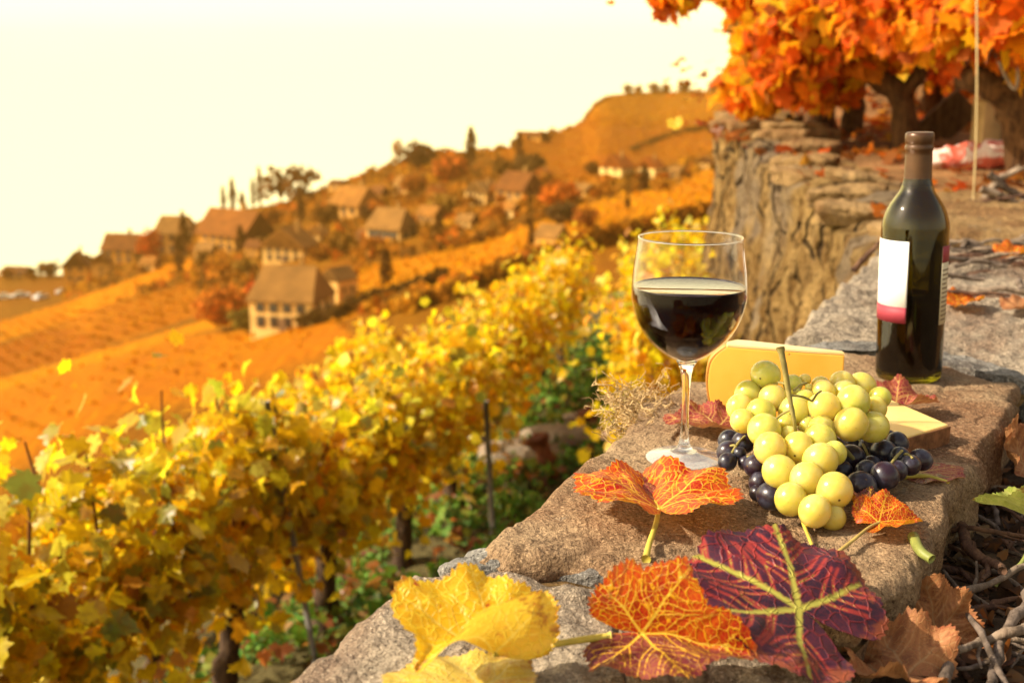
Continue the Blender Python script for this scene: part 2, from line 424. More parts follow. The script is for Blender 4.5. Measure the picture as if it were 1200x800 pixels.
# vine rows on the far fields: low lines of leaf clumps, too many and too far to count
M_LEAF_FAR = leaf_mat('far_foliage', .3, .9, .1)
def far_rows():
    P = []; C = []
    for fi, n in ((0, 5200), (1, 900), (2, 2600), (3, 2600), (4, 800), (5, 2600), (7, 3800), (8, 4200), (9, 800)):
        poly, c = FIELDS[fi]
        xs = [max(-60, min(900, p[0])) for p in poly]; ysv = [p[1] for p in poly]
        for _ in range(n):
            px = random.uniform(min(xs), max(xs)); py = random.uniform(min(ysv), max(ysv))
            if not inpoly(px, py, poly) or not clear_of_houses(px, py): continue
            g = ground_at(px, py)
            if g.y < 121: continue
            rowv = g.x*.86+g.y*.5; q = round(rowv/2.6)*2.6-rowv
            x = g.x+q*.86; y = g.y+q*.5
            P.append((x, y, ground_z(x/y, y)+random.uniform(.1, .6)))
            f = random.uniform(.75, 1.3); C.append((min(.8, c[0]*f*.92), c[1]*f*.80*random.uniform(.85, 1.25), c[2]*f*.18))
    P = np.array(P); n = len(P)
    o = leafmesh('distant_vine_foliage', P, rng.uniform(.5, 1.0, n), rng.normal(0, 1, (n, 3))+np.array([-.3, -.4, .9]), rng.normal(0, 1, (n, 3)), np.array(C), M_LEAF_FAR, lod=1)
    mark(o, 'orange and gold vine rows covering the fields of the hillside', kind='stuff')

# ------------------------------------------------------------------ houses
def mcol(c, rough=.85, var=.15, scale=.4): return simple('paint', c, rough, var, scale, .2)
M_PANE = simple('window_glass', (.035, .025, .02), .15, .1, 2, .5)
M_FRAME = simple('shutter_wood', (.22, .12, .05), .8, .2, 3)
HM = {k: simple('house_'+k, (c[0]*.92, c[1]*.72, c[2]*.34), .9, .2, .5, .15, bump=.03, bscale=3) for k, c in dict(
    cream=(.72, .54, .30), white=(.86, .72, .48), tan=(.52, .33, .14), ochre=(.56, .33, .10), grey=(.36, .24, .12),
    rtan=(.24, .145, .065), rbrown=(.15, .065, .02), rred=(.20, .085, .022), rgold=(.28, .145, .045), rorange=(.34, .12, .025), rdark=(.10, .045, .015)).items()}
HB_ = []; HLAB = []
def short_label(l):
    w = l.split()[:10]
    while w[-1] in ('the', 'of', 'a', 'with', 'behind', 'below', 'on', 'at', 'in', 'by', 'and', 'beside', 'against', 'under', 'above', 'left', 'right', 'between', 'before', 'breaking', 'just', 'lowest', 'dark', 'big', 'cream', 'long', 'gold', 'upper', 'tan', 'twin', 'gabled', 'arched', 'among', 'house', 'white'): w.pop()
    return ' '.join(w)
def clear_of_houses(px, py):
    return not any(abs(px-a) < b*.62 and c-d*1.1 < py < c+9 for a, c, b, d in HB_)
def house(px, py, wpx, hpx, rpx, yaw, wall, roof, label, dep=.75, axis='x', hip=0.0, chim=True, wins=3, storeys=1, arch=False, name='house'):
    g = ground_at(px, py); d = depth(g); u = d/F
    wpx *= .9; hpx *= .88; rpx *= .9
    HLAB.append(short_label(label)); HB_.append((px, py, wpx, hpx+rpx)); W = wpx*u; D = W*dep; H = hpx*u; RH = rpx*u
    th = thing(name, label, 'house', g); M = Matrix.Rotation(R(yaw-24), 3, 'Z')
    def T(x, y, z): return g+M @ Vector((x, y, z))
    hw, hd = W/2, D/2
    # walls with gables (one closed shell); ridge runs along x or y
    V = [T(-hw, -hd, -3), T(hw, -hd, -3), T(hw, hd, -3), T(-hw, hd, -3), T(-hw, -hd, H), T(hw, -hd, H), T(hw, hd, H), T(-hw, hd, H)]
    Fc = [(0, 1, 5, 4), (1, 2, 6, 5), (2, 3, 7, 6), (3, 0, 4, 7)]
    k = .94
    if not hip:
        if axis == 'x': V += [T(-hw, 0, H+RH*k), T(hw, 0, H+RH*k)]; Fc += [(4, 8, 7), (5, 6, 9), (4, 5, 9, 8), (7, 8, 9, 6)]
        else: V += [T(0, -hd, H+RH*k), T(0, hd, H+RH*k)]; Fc += [(4, 5, 8), (6, 7, 9), (4, 8, 9, 7), (5, 6, 9, 8)]
    else: Fc += [(4, 5, 6, 7)]
    mesh('wall', V, Fc, HM[wall], th, False)
    # roof with overhanging eaves and a thickness
    e = .05*W; s = RH/(hd if axis == 'x' else hw); tk = .035*W
    if axis == 'x':
        a, b = hw+e*.8, hd+e; i = hip*hd; zl = H-s*e
        top = [(-a, -b, zl), (a, -b, zl), (a, b, zl), (-a, b, zl), (-a+i, 0, H+RH), (a-i, 0, H+RH)]
    else:
        a, b = hw+e, hd+e*.8; i = hip*hw; zl = H-s*e
        top = [(a, -b, zl), (a, b, zl), (-a, b, zl), (-a, -b, zl), (0, -b+i, H+RH), (0, b-i, H+RH)]
    V = [T(x, y, z+tk) for x, y, z in top]+[T(x, y, z) for x, y, z in top]
    Fc = [(0, 1, 5, 4), (2, 3, 4, 5), (1, 2, 5), (3, 0, 4), (6, 10, 11, 7), (8, 11, 10, 9), (7, 11, 8), (9, 10, 6)]
    for p, q in ((0, 1), (1, 2), (2, 3), (3, 0)): Fc.append((p, p+6, q+6, q))
    rf = mesh('roof', V, Fc, HM[roof], th, False)
    if chim:
        cw = .035*W
        boxes_mesh('chimney', [(T(hw*.35, hd*.1, H+RH*1.0), (cw, cw, RH*.35), M), (T(hw*.35, hd*.1, H+RH*1.38), (cw*1.25, cw*1.25, RH*.04), M)], HM['grey'], rf)
    # windows on the two faces towards the camera and on the left gable
    ws = min(H/(storeys)*.25, W*.055)
    def win(x, y, z, nx, hx, hz):
        Mw = M @ (Matrix.Identity(3) if nx == 'y' else Matrix.Rotation(R(90), 3, 'Z'))
        p = T(x, y, z)
        fr = boxes_mesh('window', [(p, (hx*1.3, .07, hz*1.2), Mw)], M_FRAME, th)
        boxes_mesh('pane', [(p, (hx, .10, hz), Mw)], M_PANE, fr)
    for st in range(storeys):
        z = H*(st+.55)/storeys
        for i in range(wins): win((-.5+(i+.5)/wins)*W*.86, -hd, z, 'y', ws, ws*1.35)
        for i in range(2):
            for sd_ in (-1, 1): win(sd_*hw, (-.5+(i+.5)/2)*D*.8, z, 'x', ws, ws*1.35)
    if not hip and axis == 'y': win(0, -hd, H+RH*.4, 'y', ws*.9, ws*1.1)
    if arch:
        pts = [(math.cos(a_)*W*.26, math.sin(a_)*W*.30+H*.35) for a_ in np.linspace(0, math.pi, 12)]
        pts = [(W*.26, -.5)]+pts+[(-W*.26, -.5)]
        V = [T(x, -hd-.12, z) for x, z in pts]+[T(x, -hd+.2, z) for x, z in pts]; n = len(pts)
        Fc = [tuple(range(n)), tuple(range(2*n-1, n-1, -1))]+[(i, i+n, (i+1) % n+n, (i+1) % n) for i in range(n)]
        mesh('door', V, Fc, M_PANE, th, False)
    else:
        boxes_mesh('door', [(T(W*.47*(.05), -hd, ws*1.6), (ws*1.0, .10, ws*1.9), M)], M_FRAME, th)
    return th, g, T, W, D, H, RH

house(343, 380, 84, 40, 36, 12, 'white', 'rtan', 'large white chalet with broad grey tiled roof above the yellow vines', dep=.9, hip=.25, wins=4, storeys=2)
house(398, 352, 32, 30, 14, -14, 'cream', 'rtan', 'pale gabled annexe with dark arched gateway beside the large chalet', dep=1.1, axis='y', chim=False, wins=1, arch=True)
house(92, 330, 32, 22, 17, 28, 'ochre', 'rbrown', 'small ochre gabled house standing lowest on the left of the village', axis='y', storeys=2, wins=2)
house(121, 323, 24, 18, 12, 28, 'tan', 'rgold', 'little tan house built against the lowest gabled house', axis='y', chim=False, wins=1)
house(147, 306, 46, 18, 17, 15, 'ochre', 'rbrown', 'ochre house with brown roof left of the red tree', storeys=2)
house(208, 296, 48, 28, 19, 20, 'tan', 'rtan', 'tan house with pale hipped roof behind the twin dark cypresses', hip=.4, storeys=2)
house(277, 292, 84, 24, 26, -10, 'ochre', 'rred', 'long house with wide red brown roof under the skyline cypresses', dep=.6, storeys=2, wins=5)
house(341, 304, 58, 20, 22, 5, 'cream', 'rgold', 'cream chalet with gable end just behind the large white chalet', axis='y', storeys=2, wins=4)
house(418, 250, 58, 16, 20, -18, 'tan', 'rgold', 'house with big pale sloping roof below the skyline roofs', hip=.3)
house(460, 283, 54, 20, 22, -8, 'cream', 'rtan', 'cream house with a row of arched upper windows', hip=.3, wins=7)
house(567, 238, 40, 16, 12, -22, 'cream', 'rtan', 'cream gabled house in the middle of the village below the big cypress', axis='y', wins=4, storeys=2)
house(609, 232, 52, 12, 20, -20, 'tan', 'rbrown', 'brown roofed house right of the cream gabled house', hip=.2)
house(723, 212, 36, 20, 14, -20, 'white', 'rorange', 'white house with orange roof, larger of the pair by the gold field', axis='y', wins=2, storeys=2)
house(762, 211, 30, 18, 12, -20, 'white', 'rorange', 'white house with brown roof, smaller of the pair by the gold field', axis='y', wins=2)
house(679, 231, 36, 9, 7, -14, 'cream', 'rtan', 'low pale house behind the round orange tree')
house(647, 296, 36, 22, 14, -16, 'tan', 'rtan', 'small stone hut with tan roof among the upper edge of the vines', wins=1, chim=False)
house(397, 222, 22, 8, 4, -15, 'tan', 'rdark', 'flat topped house breaking the skyline right of the umbrella trees', chim=True, wins=2)
house(622, 163, 38, 6, 3, -12, 'ochre', 'rbrown', 'long low building on the skyline right of the big cypress', dep=.3, chim=False, wins=4)
house(790, 208, 26, 9, 5, -15, 'grey', 'rtan', 'grey outbuilding right of the pair of white houses', chim=False, wins=2)
house(505, 262, 30, 12, 10, -12, 'tan', 'rgold', 'tan cottage right of the house with arched windows')
house(22, 324, 34, 7, 6, 12, 'tan', 'rdark', 'low dark roofed house at the left edge behind the parked cars', chim=False)
for hx, hy, w_, hh_, rr_, yw, wl, rf, lb in ((176, 318, 22, 10, 8, 8, 'cream', 'rgold', 'tiny cream house below the red tree at the field edge'), (243, 306, 26, 14, 9, 0, 'cream', 'rtan', 'small cream house at the foot of the long red roofed house'),
        (300, 300, 24, 12, 9, -6, 'ochre', 'rbrown', 'small ochre house squeezed left of the cream chalet'), (372, 284, 26, 12, 9, -10, 'cream', 'rgold', 'small cream house above the cream chalet'), (430, 286, 24, 10, 9, -14, 'tan', 'rbrown', 'low tan house left of the house with arched windows'),
        (476, 222, 26, 10, 8, -18, 'cream', 'rtan', 'small cream house below the dark bushy skyline tree'), (512, 232, 22, 10, 8, -20, 'ochre', 'rorange', 'little ochre house left of the cream gabled house'), (548, 268, 26, 11, 8, -16, 'cream', 'rtan', 'cream house at the upper edge of the gold field'),
        (598, 254, 24, 10, 8, -18, 'white', 'rgold', 'small white house right of the gold bush'), (636, 208, 22, 8, 7, -18, 'cream', 'rorange', 'tiny cream house below the long skyline building'), (445, 232, 22, 9, 8, -16, 'ochre', 'rbrown', 'little ochre house right of the big pale sloping roof'),
        (826, 196, 20, 8, 6, -14, 'cream', 'rbrown', 'tiny cream house rightmost on the slope before the wall')):
    house(hx, hy, w_, hh_, rr_, yw, wl, rf, lb, wins=2, axis=random.choice('xxy'))
# parked cars
def car(px, py, c, label, yaw):
    g = ground_at(px, py); th = thing('parked_car', label, 'car', g, 'cars parked below the village'); M = Matrix.Rotation(R(yaw), 3, 'Z')
    def T(x, y, z): return g+M @ Vector((x, y, z))
    mt = simple('car_paint', c, .25, .03, 1, .6)
    prof = [(-2.1, .35), (-2.1, .85), (-1.9, .98), (-1.2, 1.0), (1.1, .95), (1.9, .85), (2.1, .65), (2.1, .35)]
    n = len(prof); V = [T(x, -.85, z) for x, z in prof]+[T(x, .85, z) for x, z in prof]
    Fc = [tuple(range(n)), tuple(range(2*n-1, n-1, -1))]+[(i, (i+1) % n, (i+1) % n+n, i+n) for i in range(n)]
    mesh('body', V, Fc, mt, th, False)
    cab = [(-1.5, .99), (-1.1, 1.46), (.35, 1.46), (1.0, .96)]
    V = [T(x, -.76, z) for x, z in cab]+[T(x, .76, z) for x, z in cab]; n = 4
    Fc = [tuple(range(n)), tuple(range(2*n-1, n-1, -1))]+[(i, (i+1) % n, (i+1) % n+n, i+n) for i in range(n)]
    mesh('cabin', V, Fc, simple('car_glass', (.05, .05, .05), .05, .05, 1, 1.0), th, False)
    for x in (-1.3, 1.3):
        for y in (-.8, .8): tubes('wheel', [([T(x, y-.1, .32), T(x, y+.1, .32)], .32)], M_PANE, th, 14)
car(6, 352, (.75, .7, .6), 'small pale car nearest the left edge below the village', 20)
car(26, 350, (.5, .5, .5), 'grey parked car second from the left edge below the village', 25)
car(48, 352, (.8, .78, .72), 'white parked car alone below the small gabled house', 70)
car(76, 346, (.6, .55, .5), 'silver parked car rightmost, beside the gold field', 30)

# ------------------------------------------------------------------ far trees
BARK_FAR = simple('far_bark', (.10, .045, .02), .95, .2, 2)
def crown_pts(kind, n, h, r):
    P = []
    while len(P) < n:
        if kind == 'cypress':
            z = random.random()**.8; rr = r*(math.sin(math.pi*min(1, .12+z*.9)))**.7*(1-.35*z); a = random.uniform(0, 6.283)
            q = math.sqrt(random.random()); P.append((rr*q*math.cos(a), rr*q*math.sin(a), h*(.05+.95*z)))
        elif kind == 'umbrella':
            i = random.choice(BL); a = np.random.normal(0, 1, 3)*[.22*r, .22*r, .075*h]; P.append((i[0]*r+a[0], i[1]*r+a[1], i[2]*h+a[2]))
        else:
            v = rng.normal(0, 1, 3); v /= np.linalg.norm(v); q = random.random()**.45
            l = 1+.35*mn.noise(Vector(v*2.2)+Vector((r*7, h*3, 0)))
            P.append((v[0]*r*q*l, v[1]*r*q*l, h*.58+v[2]*h*.42*q*l))
    return np.array(P)
BL = [(-.7, 0, .72), (-.25, .2, .97), (.3, -.2, .80), (.75, .1, .98), (.05, 0, .55), (-.55, -.3, .50), (1.1, 0, .86), (.6, .2, .42)]
def tree(px, py, wpx, hpx, kind, c, label, n=420, cat='tree', name=None, grp=None):
    np.random.seed(int(px))
    g = ground_at(px, py); u = depth(g)/F; h = hpx*u; r = wpx*u/2*(1.15 if kind == 'cypress' else 1)
    th = thing(name or {'cypress': 'cypress_tree', 'umbrella': 'umbrella_pine', 'round': 'broadleaf_tree', 'shrub': 'shrub'}[kind], label, cat, g, grp)
    P = crown_pts('round' if kind == 'shrub' else kind, n, h, r)
    tr = [([g+Vector((0, 0, -1)), g+Vector((.02*h, 0, h*.35)), g+Vector((0, .02*h, h*.8))], [h*.03, h*.022, h*.008])]
    if kind == 'umbrella':
        tr += [([g+Vector((.01*h, 0, h*.4)), g+Vector((b[0]*r, b[1]*r, b[2]*h))], [h*.014, h*.006]) for b in BL]
    elif kind != 'cypress':
        for j in range(4):
            a = j*1.7; tr.append(([g+Vector((.01*h, 0, h*.3)), g+Vector((math.cos(a)*r*.6, math.sin(a)*r*.6, h*(.6+.06*j)))], [h*.015, h*.005]))
    tubes('trunk', tr, BARK_FAR, th, 6)
    col = pick([c, [x*.55 for x in c], [min(.8, x*1.4) for x in c]], [3, 2, 2], n, .2)
    nr = P-np.array([0, 0, h*.5]); nr = nr/(np.linalg.norm(nr, axis=1, keepdims=True)+1e-6)+rng.normal(0, .7, (n, 3))
    s0 = (.40 if kind == 'cypress' else .26)*max(r, .12*h)*(420/n)**.4
    leafmesh('crown', P+np.array(g), rng.uniform(.7, 1.4, n)*s0, nr, rng.normal(0, 1, (n, 3))+[0, 0, .8 if kind == 'cypress' else -.3], col, M_LEAF_FAR, th, 1)
DK = (.075, .030, .004); DB = (.11, .042, .005)
tree(262, 243, 8, 30, 'cypress', DK, 'slim skyline cypress, leftmost above the red brown roof')
tree(273, 243, 10, 38, 'cypress', DK, 'tallest cypress of the three above the red brown roof')
tree(284, 243, 8, 20, 'cypress', DK, 'short cypress right of the tallest one above the red brown roof')
tree(297, 242, 8, 34, 'cypress', DB, 'narrow cypress just left of the umbrella trees on the skyline')
tree(305, 242, 10, 46, 'cypress', DB, 'tall feathery cypress touching the umbrella trees on the skyline')
tree(330, 243, 44, 42, 'umbrella', (.13, .055, .015), 'open crowned umbrella tree on the skyline with sky showing through', n=240)
tree(352, 244, 34, 42, 'umbrella', (.16, .07, .02), 'smaller thin umbrella tree right of the larger one on the skyline', n=130)
tree(217, 300, 16, 48, 'cypress', DB, 'dark cypress beside the tan hipped house, taller of the twins')
tree(211, 322, 15, 44, 'cypress', DB, 'dark cypress in front of its taller twin by the field')
tree(353, 262, 11, 34, 'cypress', DB, 'dark cypress standing between the long red roof and the pale roofs')
tree(283, 297, 14, 32, 'cypress', DB, 'dark cypress in front of the long red roofed house')
tree(552, 192, 15, 42, 'cypress', DK, 'big dark cypress breaking the middle of the skyline')
tree(609, 200, 13, 46, 'cypress', DB, 'tall dark cypress below the long low skyline building')
tree(755, 228, 13, 32, 'cypress', DK, 'dark cypress in front of the pair of white houses')
tree(623, 302, 12, 44, 'cypress', DK, 'thin dark cypress left of the small stone hut')
tree(453, 337, 17, 44, 'cypress', DK, 'dark conical cypress on the gold field right of the annexe')
tree(735, 247, 8, 14, 'cypress', DB, 'tiny dark conifer at the edge of the gold field')
tree(514, 278, 14, 28, 'cypress', DB, 'dark clipped conifer beside the tan cottage')
tree(389, 352, 24, 34, 'round', (.05, .028, .010), 'dark round tree beside the arched gateway', n=380)
tree(491, 200, 38, 34, 'round', (.075, .03, .008), 'dark bushy tree on the skyline left of the big cypress', n=420)
tree(467, 193, 16, 30, 'round', (.34, .17, .06), 'thin pale bare tree on the skyline beside the dark bushy tree', n=120)
tree(178, 312, 30, 44, 'round', (.46, .09, .010), 'bright red tree beside the ochre house', n=420)
tree(260, 340, 30, 48, 'round', (.50, .20, .015), 'golden upright tree left of the cream chalet', n=400)
tree(262, 388, 66, 52, 'round', (.52, .15, .012), 'wide orange tree below the golden tree at the field edge', n=560)
tree(290, 390, 40, 30, 'shrub', (.13, .10, .012), 'round dark green bush left of the large chalet', n=340, cat='bush')
tree(302, 355, 30, 24, 'shrub', (.50, .075, .010), 'red shrub against the corner of the large chalet', n=240, cat='bush')
tree(285, 328, 36, 26, 'shrub', (.30, .16, .02), 'olive brown bush beside the golden tree', n=260, cat='bush')
tree(655, 248, 48, 36, 'round', (.55, .14, .010), 'round bright orange tree below the low pale house', n=460)
tree(686, 276, 32, 34, 'round', (.30, .095, .012), 'rust brown round tree right of the stone hut', n=360)
tree(520, 258, 40, 30, 'round', (.33, .17, .02), 'olive gold tree right of the house with arched windows', n=340)
tree(545, 262, 30, 20, 'shrub', (.45, .18, .015), 'gold bush in front of the cream gabled house', n=220, cat='bush')
tree(580, 262, 30, 22, 'shrub', (.48, .15, .012), 'orange bush right of the gold bush by the field', n=220, cat='bush')
tree(620, 205, 42, 26, 'round', (.10, .055, .012), 'dark green brown thicket beside the tall cypress', n=320)
tree(527, 215, 44, 34, 'round', (.36, .09, .008), 'russet tree below the big skyline cypress', n=360)
tree(430, 260, 20, 22, 'round', (.09, .04, .012), 'small dark tree in front of the big pale roof', n=240)
tree(713, 222, 24, 14, 'shrub', (.50, .17, .012), 'orange bush at the foot of the larger white house', n=200, cat='bush')
tree(775, 228, 22, 16, 'shrub', (.44, .19, .015), 'gold bush right of the cypress by the white houses', n=200, cat='bush')
tree(58, 326, 26, 20, 'round', (.10, .045, .012), 'dark tree among the low roofs at the left edge', n=260)
tree(133, 296, 16, 14, 'shrub', (.12, .05, .012), 'dark bush on the skyline between the two ochre houses', n=160, cat='bush')
tree(660, 268, 40, 30, 'round', (.075, .045, .012), 'dark bush hugging the back of the stone hut', n=260, cat='bush')
for a_ in ((170, 300, 26, 20, (.20, .075, .006), 'brown tree filling the gap between the red tree and the twin cypresses'), (240, 318, 30, 22, (.16, .07, .006), 'dull brown tree below the tan hipped house'), (318, 268, 26, 26, (.24, .08, .006), 'russet tree between the long house and the cream chalet'),
           (383, 268, 34, 30, (.14, .06, .006), 'dark brown tree in front of the pale sloping roof'), (400, 300, 40, 26, (.22, .10, .008), 'olive brown tree above the arched annexe'), (436, 300, 30, 22, (.34, .11, .006), 'orange tree at the top corner of the gold field'),
           (486, 228, 34, 26, (.26, .075, .005), 'dark russet tree under the dark bushy skyline tree'), (540, 200, 26, 18, (.18, .07, .006), 'brown thicket at the foot of the big skyline cypress'), (588, 205, 30, 22, (.14, .06, .006), 'dark brown tree between the two tall cypresses'),
           (640, 222, 30, 20, (.28, .10, .006), 'orange brown tree above the round orange tree'), (695, 205, 22, 18, (.16, .07, .008), 'dark tree touching the left end of the larger white house'), (100, 312, 20, 14, (.10, .04, .006), 'dark shrub between the lowest gabled house and the skyline')):
    tree(a_[0], a_[1], a_[2], a_[3], 'round', a_[4], a_[5], n=300)
for i, (x, h, l) in enumerate([(735, 12, 'small round tree on the hilltop, leftmost of the row'), (748, 10, 'second small tree from the left on the hilltop'), (766, 13, 'hilltop tree third from the left, wider than its neighbours'),
                            (780, 12, 'fourth tree along the hilltop row'), (801, 16, 'lone upright tree on the hilltop before the last one'), (838, 17, 'rightmost tree on the hilltop, next to the orange vine leaves')]):
    tree(x, 110, h*1.1, h, 'round', (.16, .06, .012), l, n=130, grp='trees along the hilltop')
# bushes standing at the front corners of the houses
random.seed(21)
for i, (hx, hy, hw_, hh_) in enumerate(list(HB_)):
    nm = HLAB[i]
    for sd_, wd in ((-1, 'left'), (1, 'right')):
        if random.random() < .12: continue
        c = random.choice([((.40, .115, .006), 'orange'), ((.24, .085, .006), 'russet'), ((.13, .06, .006), 'dark brown'), ((.42, .19, .008), 'golden')])
        w_ = max(12, hw_*random.uniform(.34, .6))
        tree(hx+sd_*hw_*random.uniform(.40, .62), hy+4, w_, w_*random.uniform(.6, .95), 'shrub', c[0], f'{c[1]} bush {wd} of the {nm}', n=170, cat='bush', grp='garden bushes beside the houses')
# hedge along the gold field
def hedge(pts, hpx, label):
    P = []
    for (a, b), (c, d) in zip(pts, pts[1:]):
        for _ in range(330):
            u = random.random(); g = ground_at(a+(c-a)*u, b+(d-b)*u); s = depth(g)/F
            P.append((g.x+random.uniform(-.6, .6), g.y+random.uniform(-.6, .6), ground_z(g.x/g.y, g.y)+random.random()*hpx*s))
    P = np.array(P); n = len(P)
    th = thing('hedge', label, 'hedge', P.mean(0))
    leafmesh('foliage', P, rng.uniform(.5, 1.0, n), rng.normal(0, 1, (n, 3)), rng.normal(0, 1, (n, 3)), pick([(.07, .04, .008), (.12, .06, .01)], [2, 1], n), M_LEAF_FAR, th, 1)
hedge([(352, 384), (400, 372), (440, 356), (480, 345), (520, 328)], 14, 'long dark hedge running along the lower edge of the gold field')
hedge([(740, 176), (800, 158), (860, 150)], 6, 'dark hedge line across the upper right slope')
# low garden greenery between the houses
def undergrowth():
    P = []; C = []
    pal = [(.36, .13, .006), (.20, .085, .006), (.48, .21, .008), (.44, .11, .005), (.15, .065, .006)]
    while len(P) < 17000:
        px = random.uniform(60, 860); py = random.uniform(110, 370)
        if field_col(px, py) != VILL: continue
        sk = np.interp(ks(px, py)[0], SKK, SKS)
        if ks(px, py)[1] > sk-.002: continue
        if mn.noise(Vector((px*.05, py*.07, 1))) < -.2: continue
        g = ground_at(px, py)
        c = pal[int((mn.noise(Vector((px*.035, py*.05, 5)))+1)*5.2) % 5]; f = random.uniform(.6, 1.4)
        if not clear_of_houses(px, py): continue
        P.append((g.x, g.y, g.z+random.uniform(.2, 1.6))); C.append([x*f for x in c])
    for _ in range(2600):                    # scrub along the crest
        px = random.uniform(420, 860)
        if mn.noise(Vector((px*.06, 2, 7))) < -.05: continue
        k = ks(px, 120)[0]; Y = yridge(k)-random.uniform(1, 9); c = pal[random.choice((0, 1, 1, 4))]
        P.append((k*Y, Y, ground_z(k, Y)+random.uniform(0, 2.6)*max(.2, mn.noise(Vector((px*.11, 5, 1)))+.5))); C.append(c)
    P = np.array(P); n = len(P)
    mark(leafmesh('undergrowth', P, rng.uniform(.6, 1.4, n), rng.normal(0, 1, (n, 3))+[-.2, -.4, .5], rng.normal(0, 1, (n, 3)), np.array(C), M_LEAF_FAR, lod=1),
        'autumn gardens and scrub between the village houses', kind='stuff')
undergrowth()

far_rows()

# ------------------------------------------------------------------ dry stone terrace wall
EDGE = [(-.60, .10, -.01), (-.33, .42, -.01), (-.16, .69, -.01), (-.07, .88, 0), (.03, 1.04, 0), (.11, 1.25, 0), (.25, 1.46, 0), (.42, 1.70, 0), (.62, 2.2, .0), (.84, 2.79, .015), (.88, 3.5, .05), (.94, 4.4, .10), (1.0, 5.4, .15), (1.06, 6.2, .17), (1.3, 7.0, .17), (1.9, 7.8, .17)]
M_STONE = stone_mat('sandstone', (.30, .18, .095), (.46, .315, .18), (.20, .115, .062))
M_STONE_G = stone_mat('grey_sandstone', (.33, .26, .185), (.50, .41, .30), (.20, .155, .115))
M_MORTAR = stone_mat('weathered_grey_rock', (.22, .205, .18), (.36, .34, .30), (.11, .10, .09))
M_STONE_T = stone_mat('tan_stone', (.30, .18, .07), (.44, .28, .12), (.16, .09, .04))
def wall_mat():
    m, nt = newmat('terrace_wall_stone'); t = NT(nt); g = t.geo()
    mp = t.n('ShaderNodeMapping', i_Scale=(1, 1.3, .55), i_Rotation=(R(28), 0, 0)); t.l(g, mp.inputs[0])
    n1 = t.noise(mp.outputs[0], 8, 8, .72, .8); n2 = t.noise(g, 30, 5, .7); n3 = t.noise(mp.outputs[0], 2.2, 4)
    sx_ = t.n('ShaderNodeSeparateXYZ'); t.l(g, sx_.inputs[0])
    c = t.mix(t.step(n1, .38, .62), (.22, .115, .032), (.52, .33, .12))
    c = t.mix(t.math('MULTIPLY', t.step(n3, .5, .65), .6), c, (.33, .27, .20))
    c = t.mix(t.step(n2, .50, .68), c, (.11, .06, .02))
    dn = t.n('ShaderNodeTexNoise', i_Scale=3.0, i_Detail=4.0); t.l(g, dn.inputs['Vector'])
    dv = t.n('ShaderNodeVectorMath', operation='SCALE'); t.l(dn.outputs['Color'], dv.inputs[0]); dv.inputs['Scale'].default_value = .35
    dw = t.n('ShaderNodeVectorMath', operation='ADD'); t.l(mp.outputs[0], dw.inputs[0]); t.l(dv.outputs[0], dw.inputs[1])
    vo = t.n('ShaderNodeTexVoronoi', feature='DISTANCE_TO_EDGE', i_Scale=3.4); t.l(dw.outputs[0], vo.inputs['Vector'])
    joint = t.step(vo.outputs['Distance'], .0, .05)
    c = t.mix(joint, (.05, .028, .012), c)
    b = t.n('ShaderNodeBsdfPrincipled', i_Base_Color=c, i_Roughness=.95, i_Specular_IOR_Level=.1)
    t.l(t.bump(t.math('ADD', t.math('MULTIPLY', joint, 1.2), t.math('ADD', n2, t.math('MULTIPLY', n1, 2.5))), 1.0, .06), b.inputs['Normal']); t.out(b.outputs[0]); return m
M_WALL = wall_mat()
def edge_pts(n):
    P = curve(EDGE, n)
    for p in P:
        a = min(1, max(0, (p.y-2.4)/.8)); p.z += a*.045*fbm(p.y*2.3, 4.2, 0, 4)
    return P
wall = thing('stone_wall', 'weathered dry stone terrace wall curving away under the orange vines', 'wall', (.4, 1.7, 0))
def build_wall():
    n = 420; E = edge_pts(n); m_ = 110; V = []
    for i, p in enumerate(E):
        d = (E[min(i+1, n-1)]-E[max(i-1, 0)]); d.z = 0; d.normalize(); nr = Vector((-d.y, d.x, 0))     # outwards (left)
        for j in range(m_):
            if j < 14:                      # top strip, inner to outer
                u = j/13; q = p-nr*(.30*(1-u)+.02); z = p.z-.025
                z -= .02*max(0, u-.85)/.15
            else:
                u = (j-14)/(m_-15); q = p+nr*(-.005+.10*u); z = p.z-.05-1.9*u
            a = min(1, max(0, (p.y-1.9)/.8))
            h = (.010+.04*a)*fbm(q.x*4.2+3, q.y*4.2, z*3.2, 4)+(.006+.022*a)*fbm(q.x*15, q.y*15, z*9, 4)
            cell = mn.voronoi(Vector((q.y*2.6+.3*z, q.x*2.6, z*4.2)))[0]
            h += a*(.03*min(.4, (cell[1]-cell[0]))-.008)
            if j < 14: V.append((q.x, q.y, z+min(.012, h*.5)))
            else: V.append((q.x+nr.x*h, q.y+nr.y*h, z))
    Fc = [(i*m_+j, (i+1)*m_+j, (i+1)*m_+j+1, i*m_+j+1) for i in range(n-1) for j in range(m_-1)]
    mesh('wall_face', V, Fc, M_WALL, wall)
build_wall()
def gz(x, y): return .0035*fbm(x*7, y*7, 2, 3)+.0055*mn.noise(Vector((x*3.1, y*3.1, 8)))
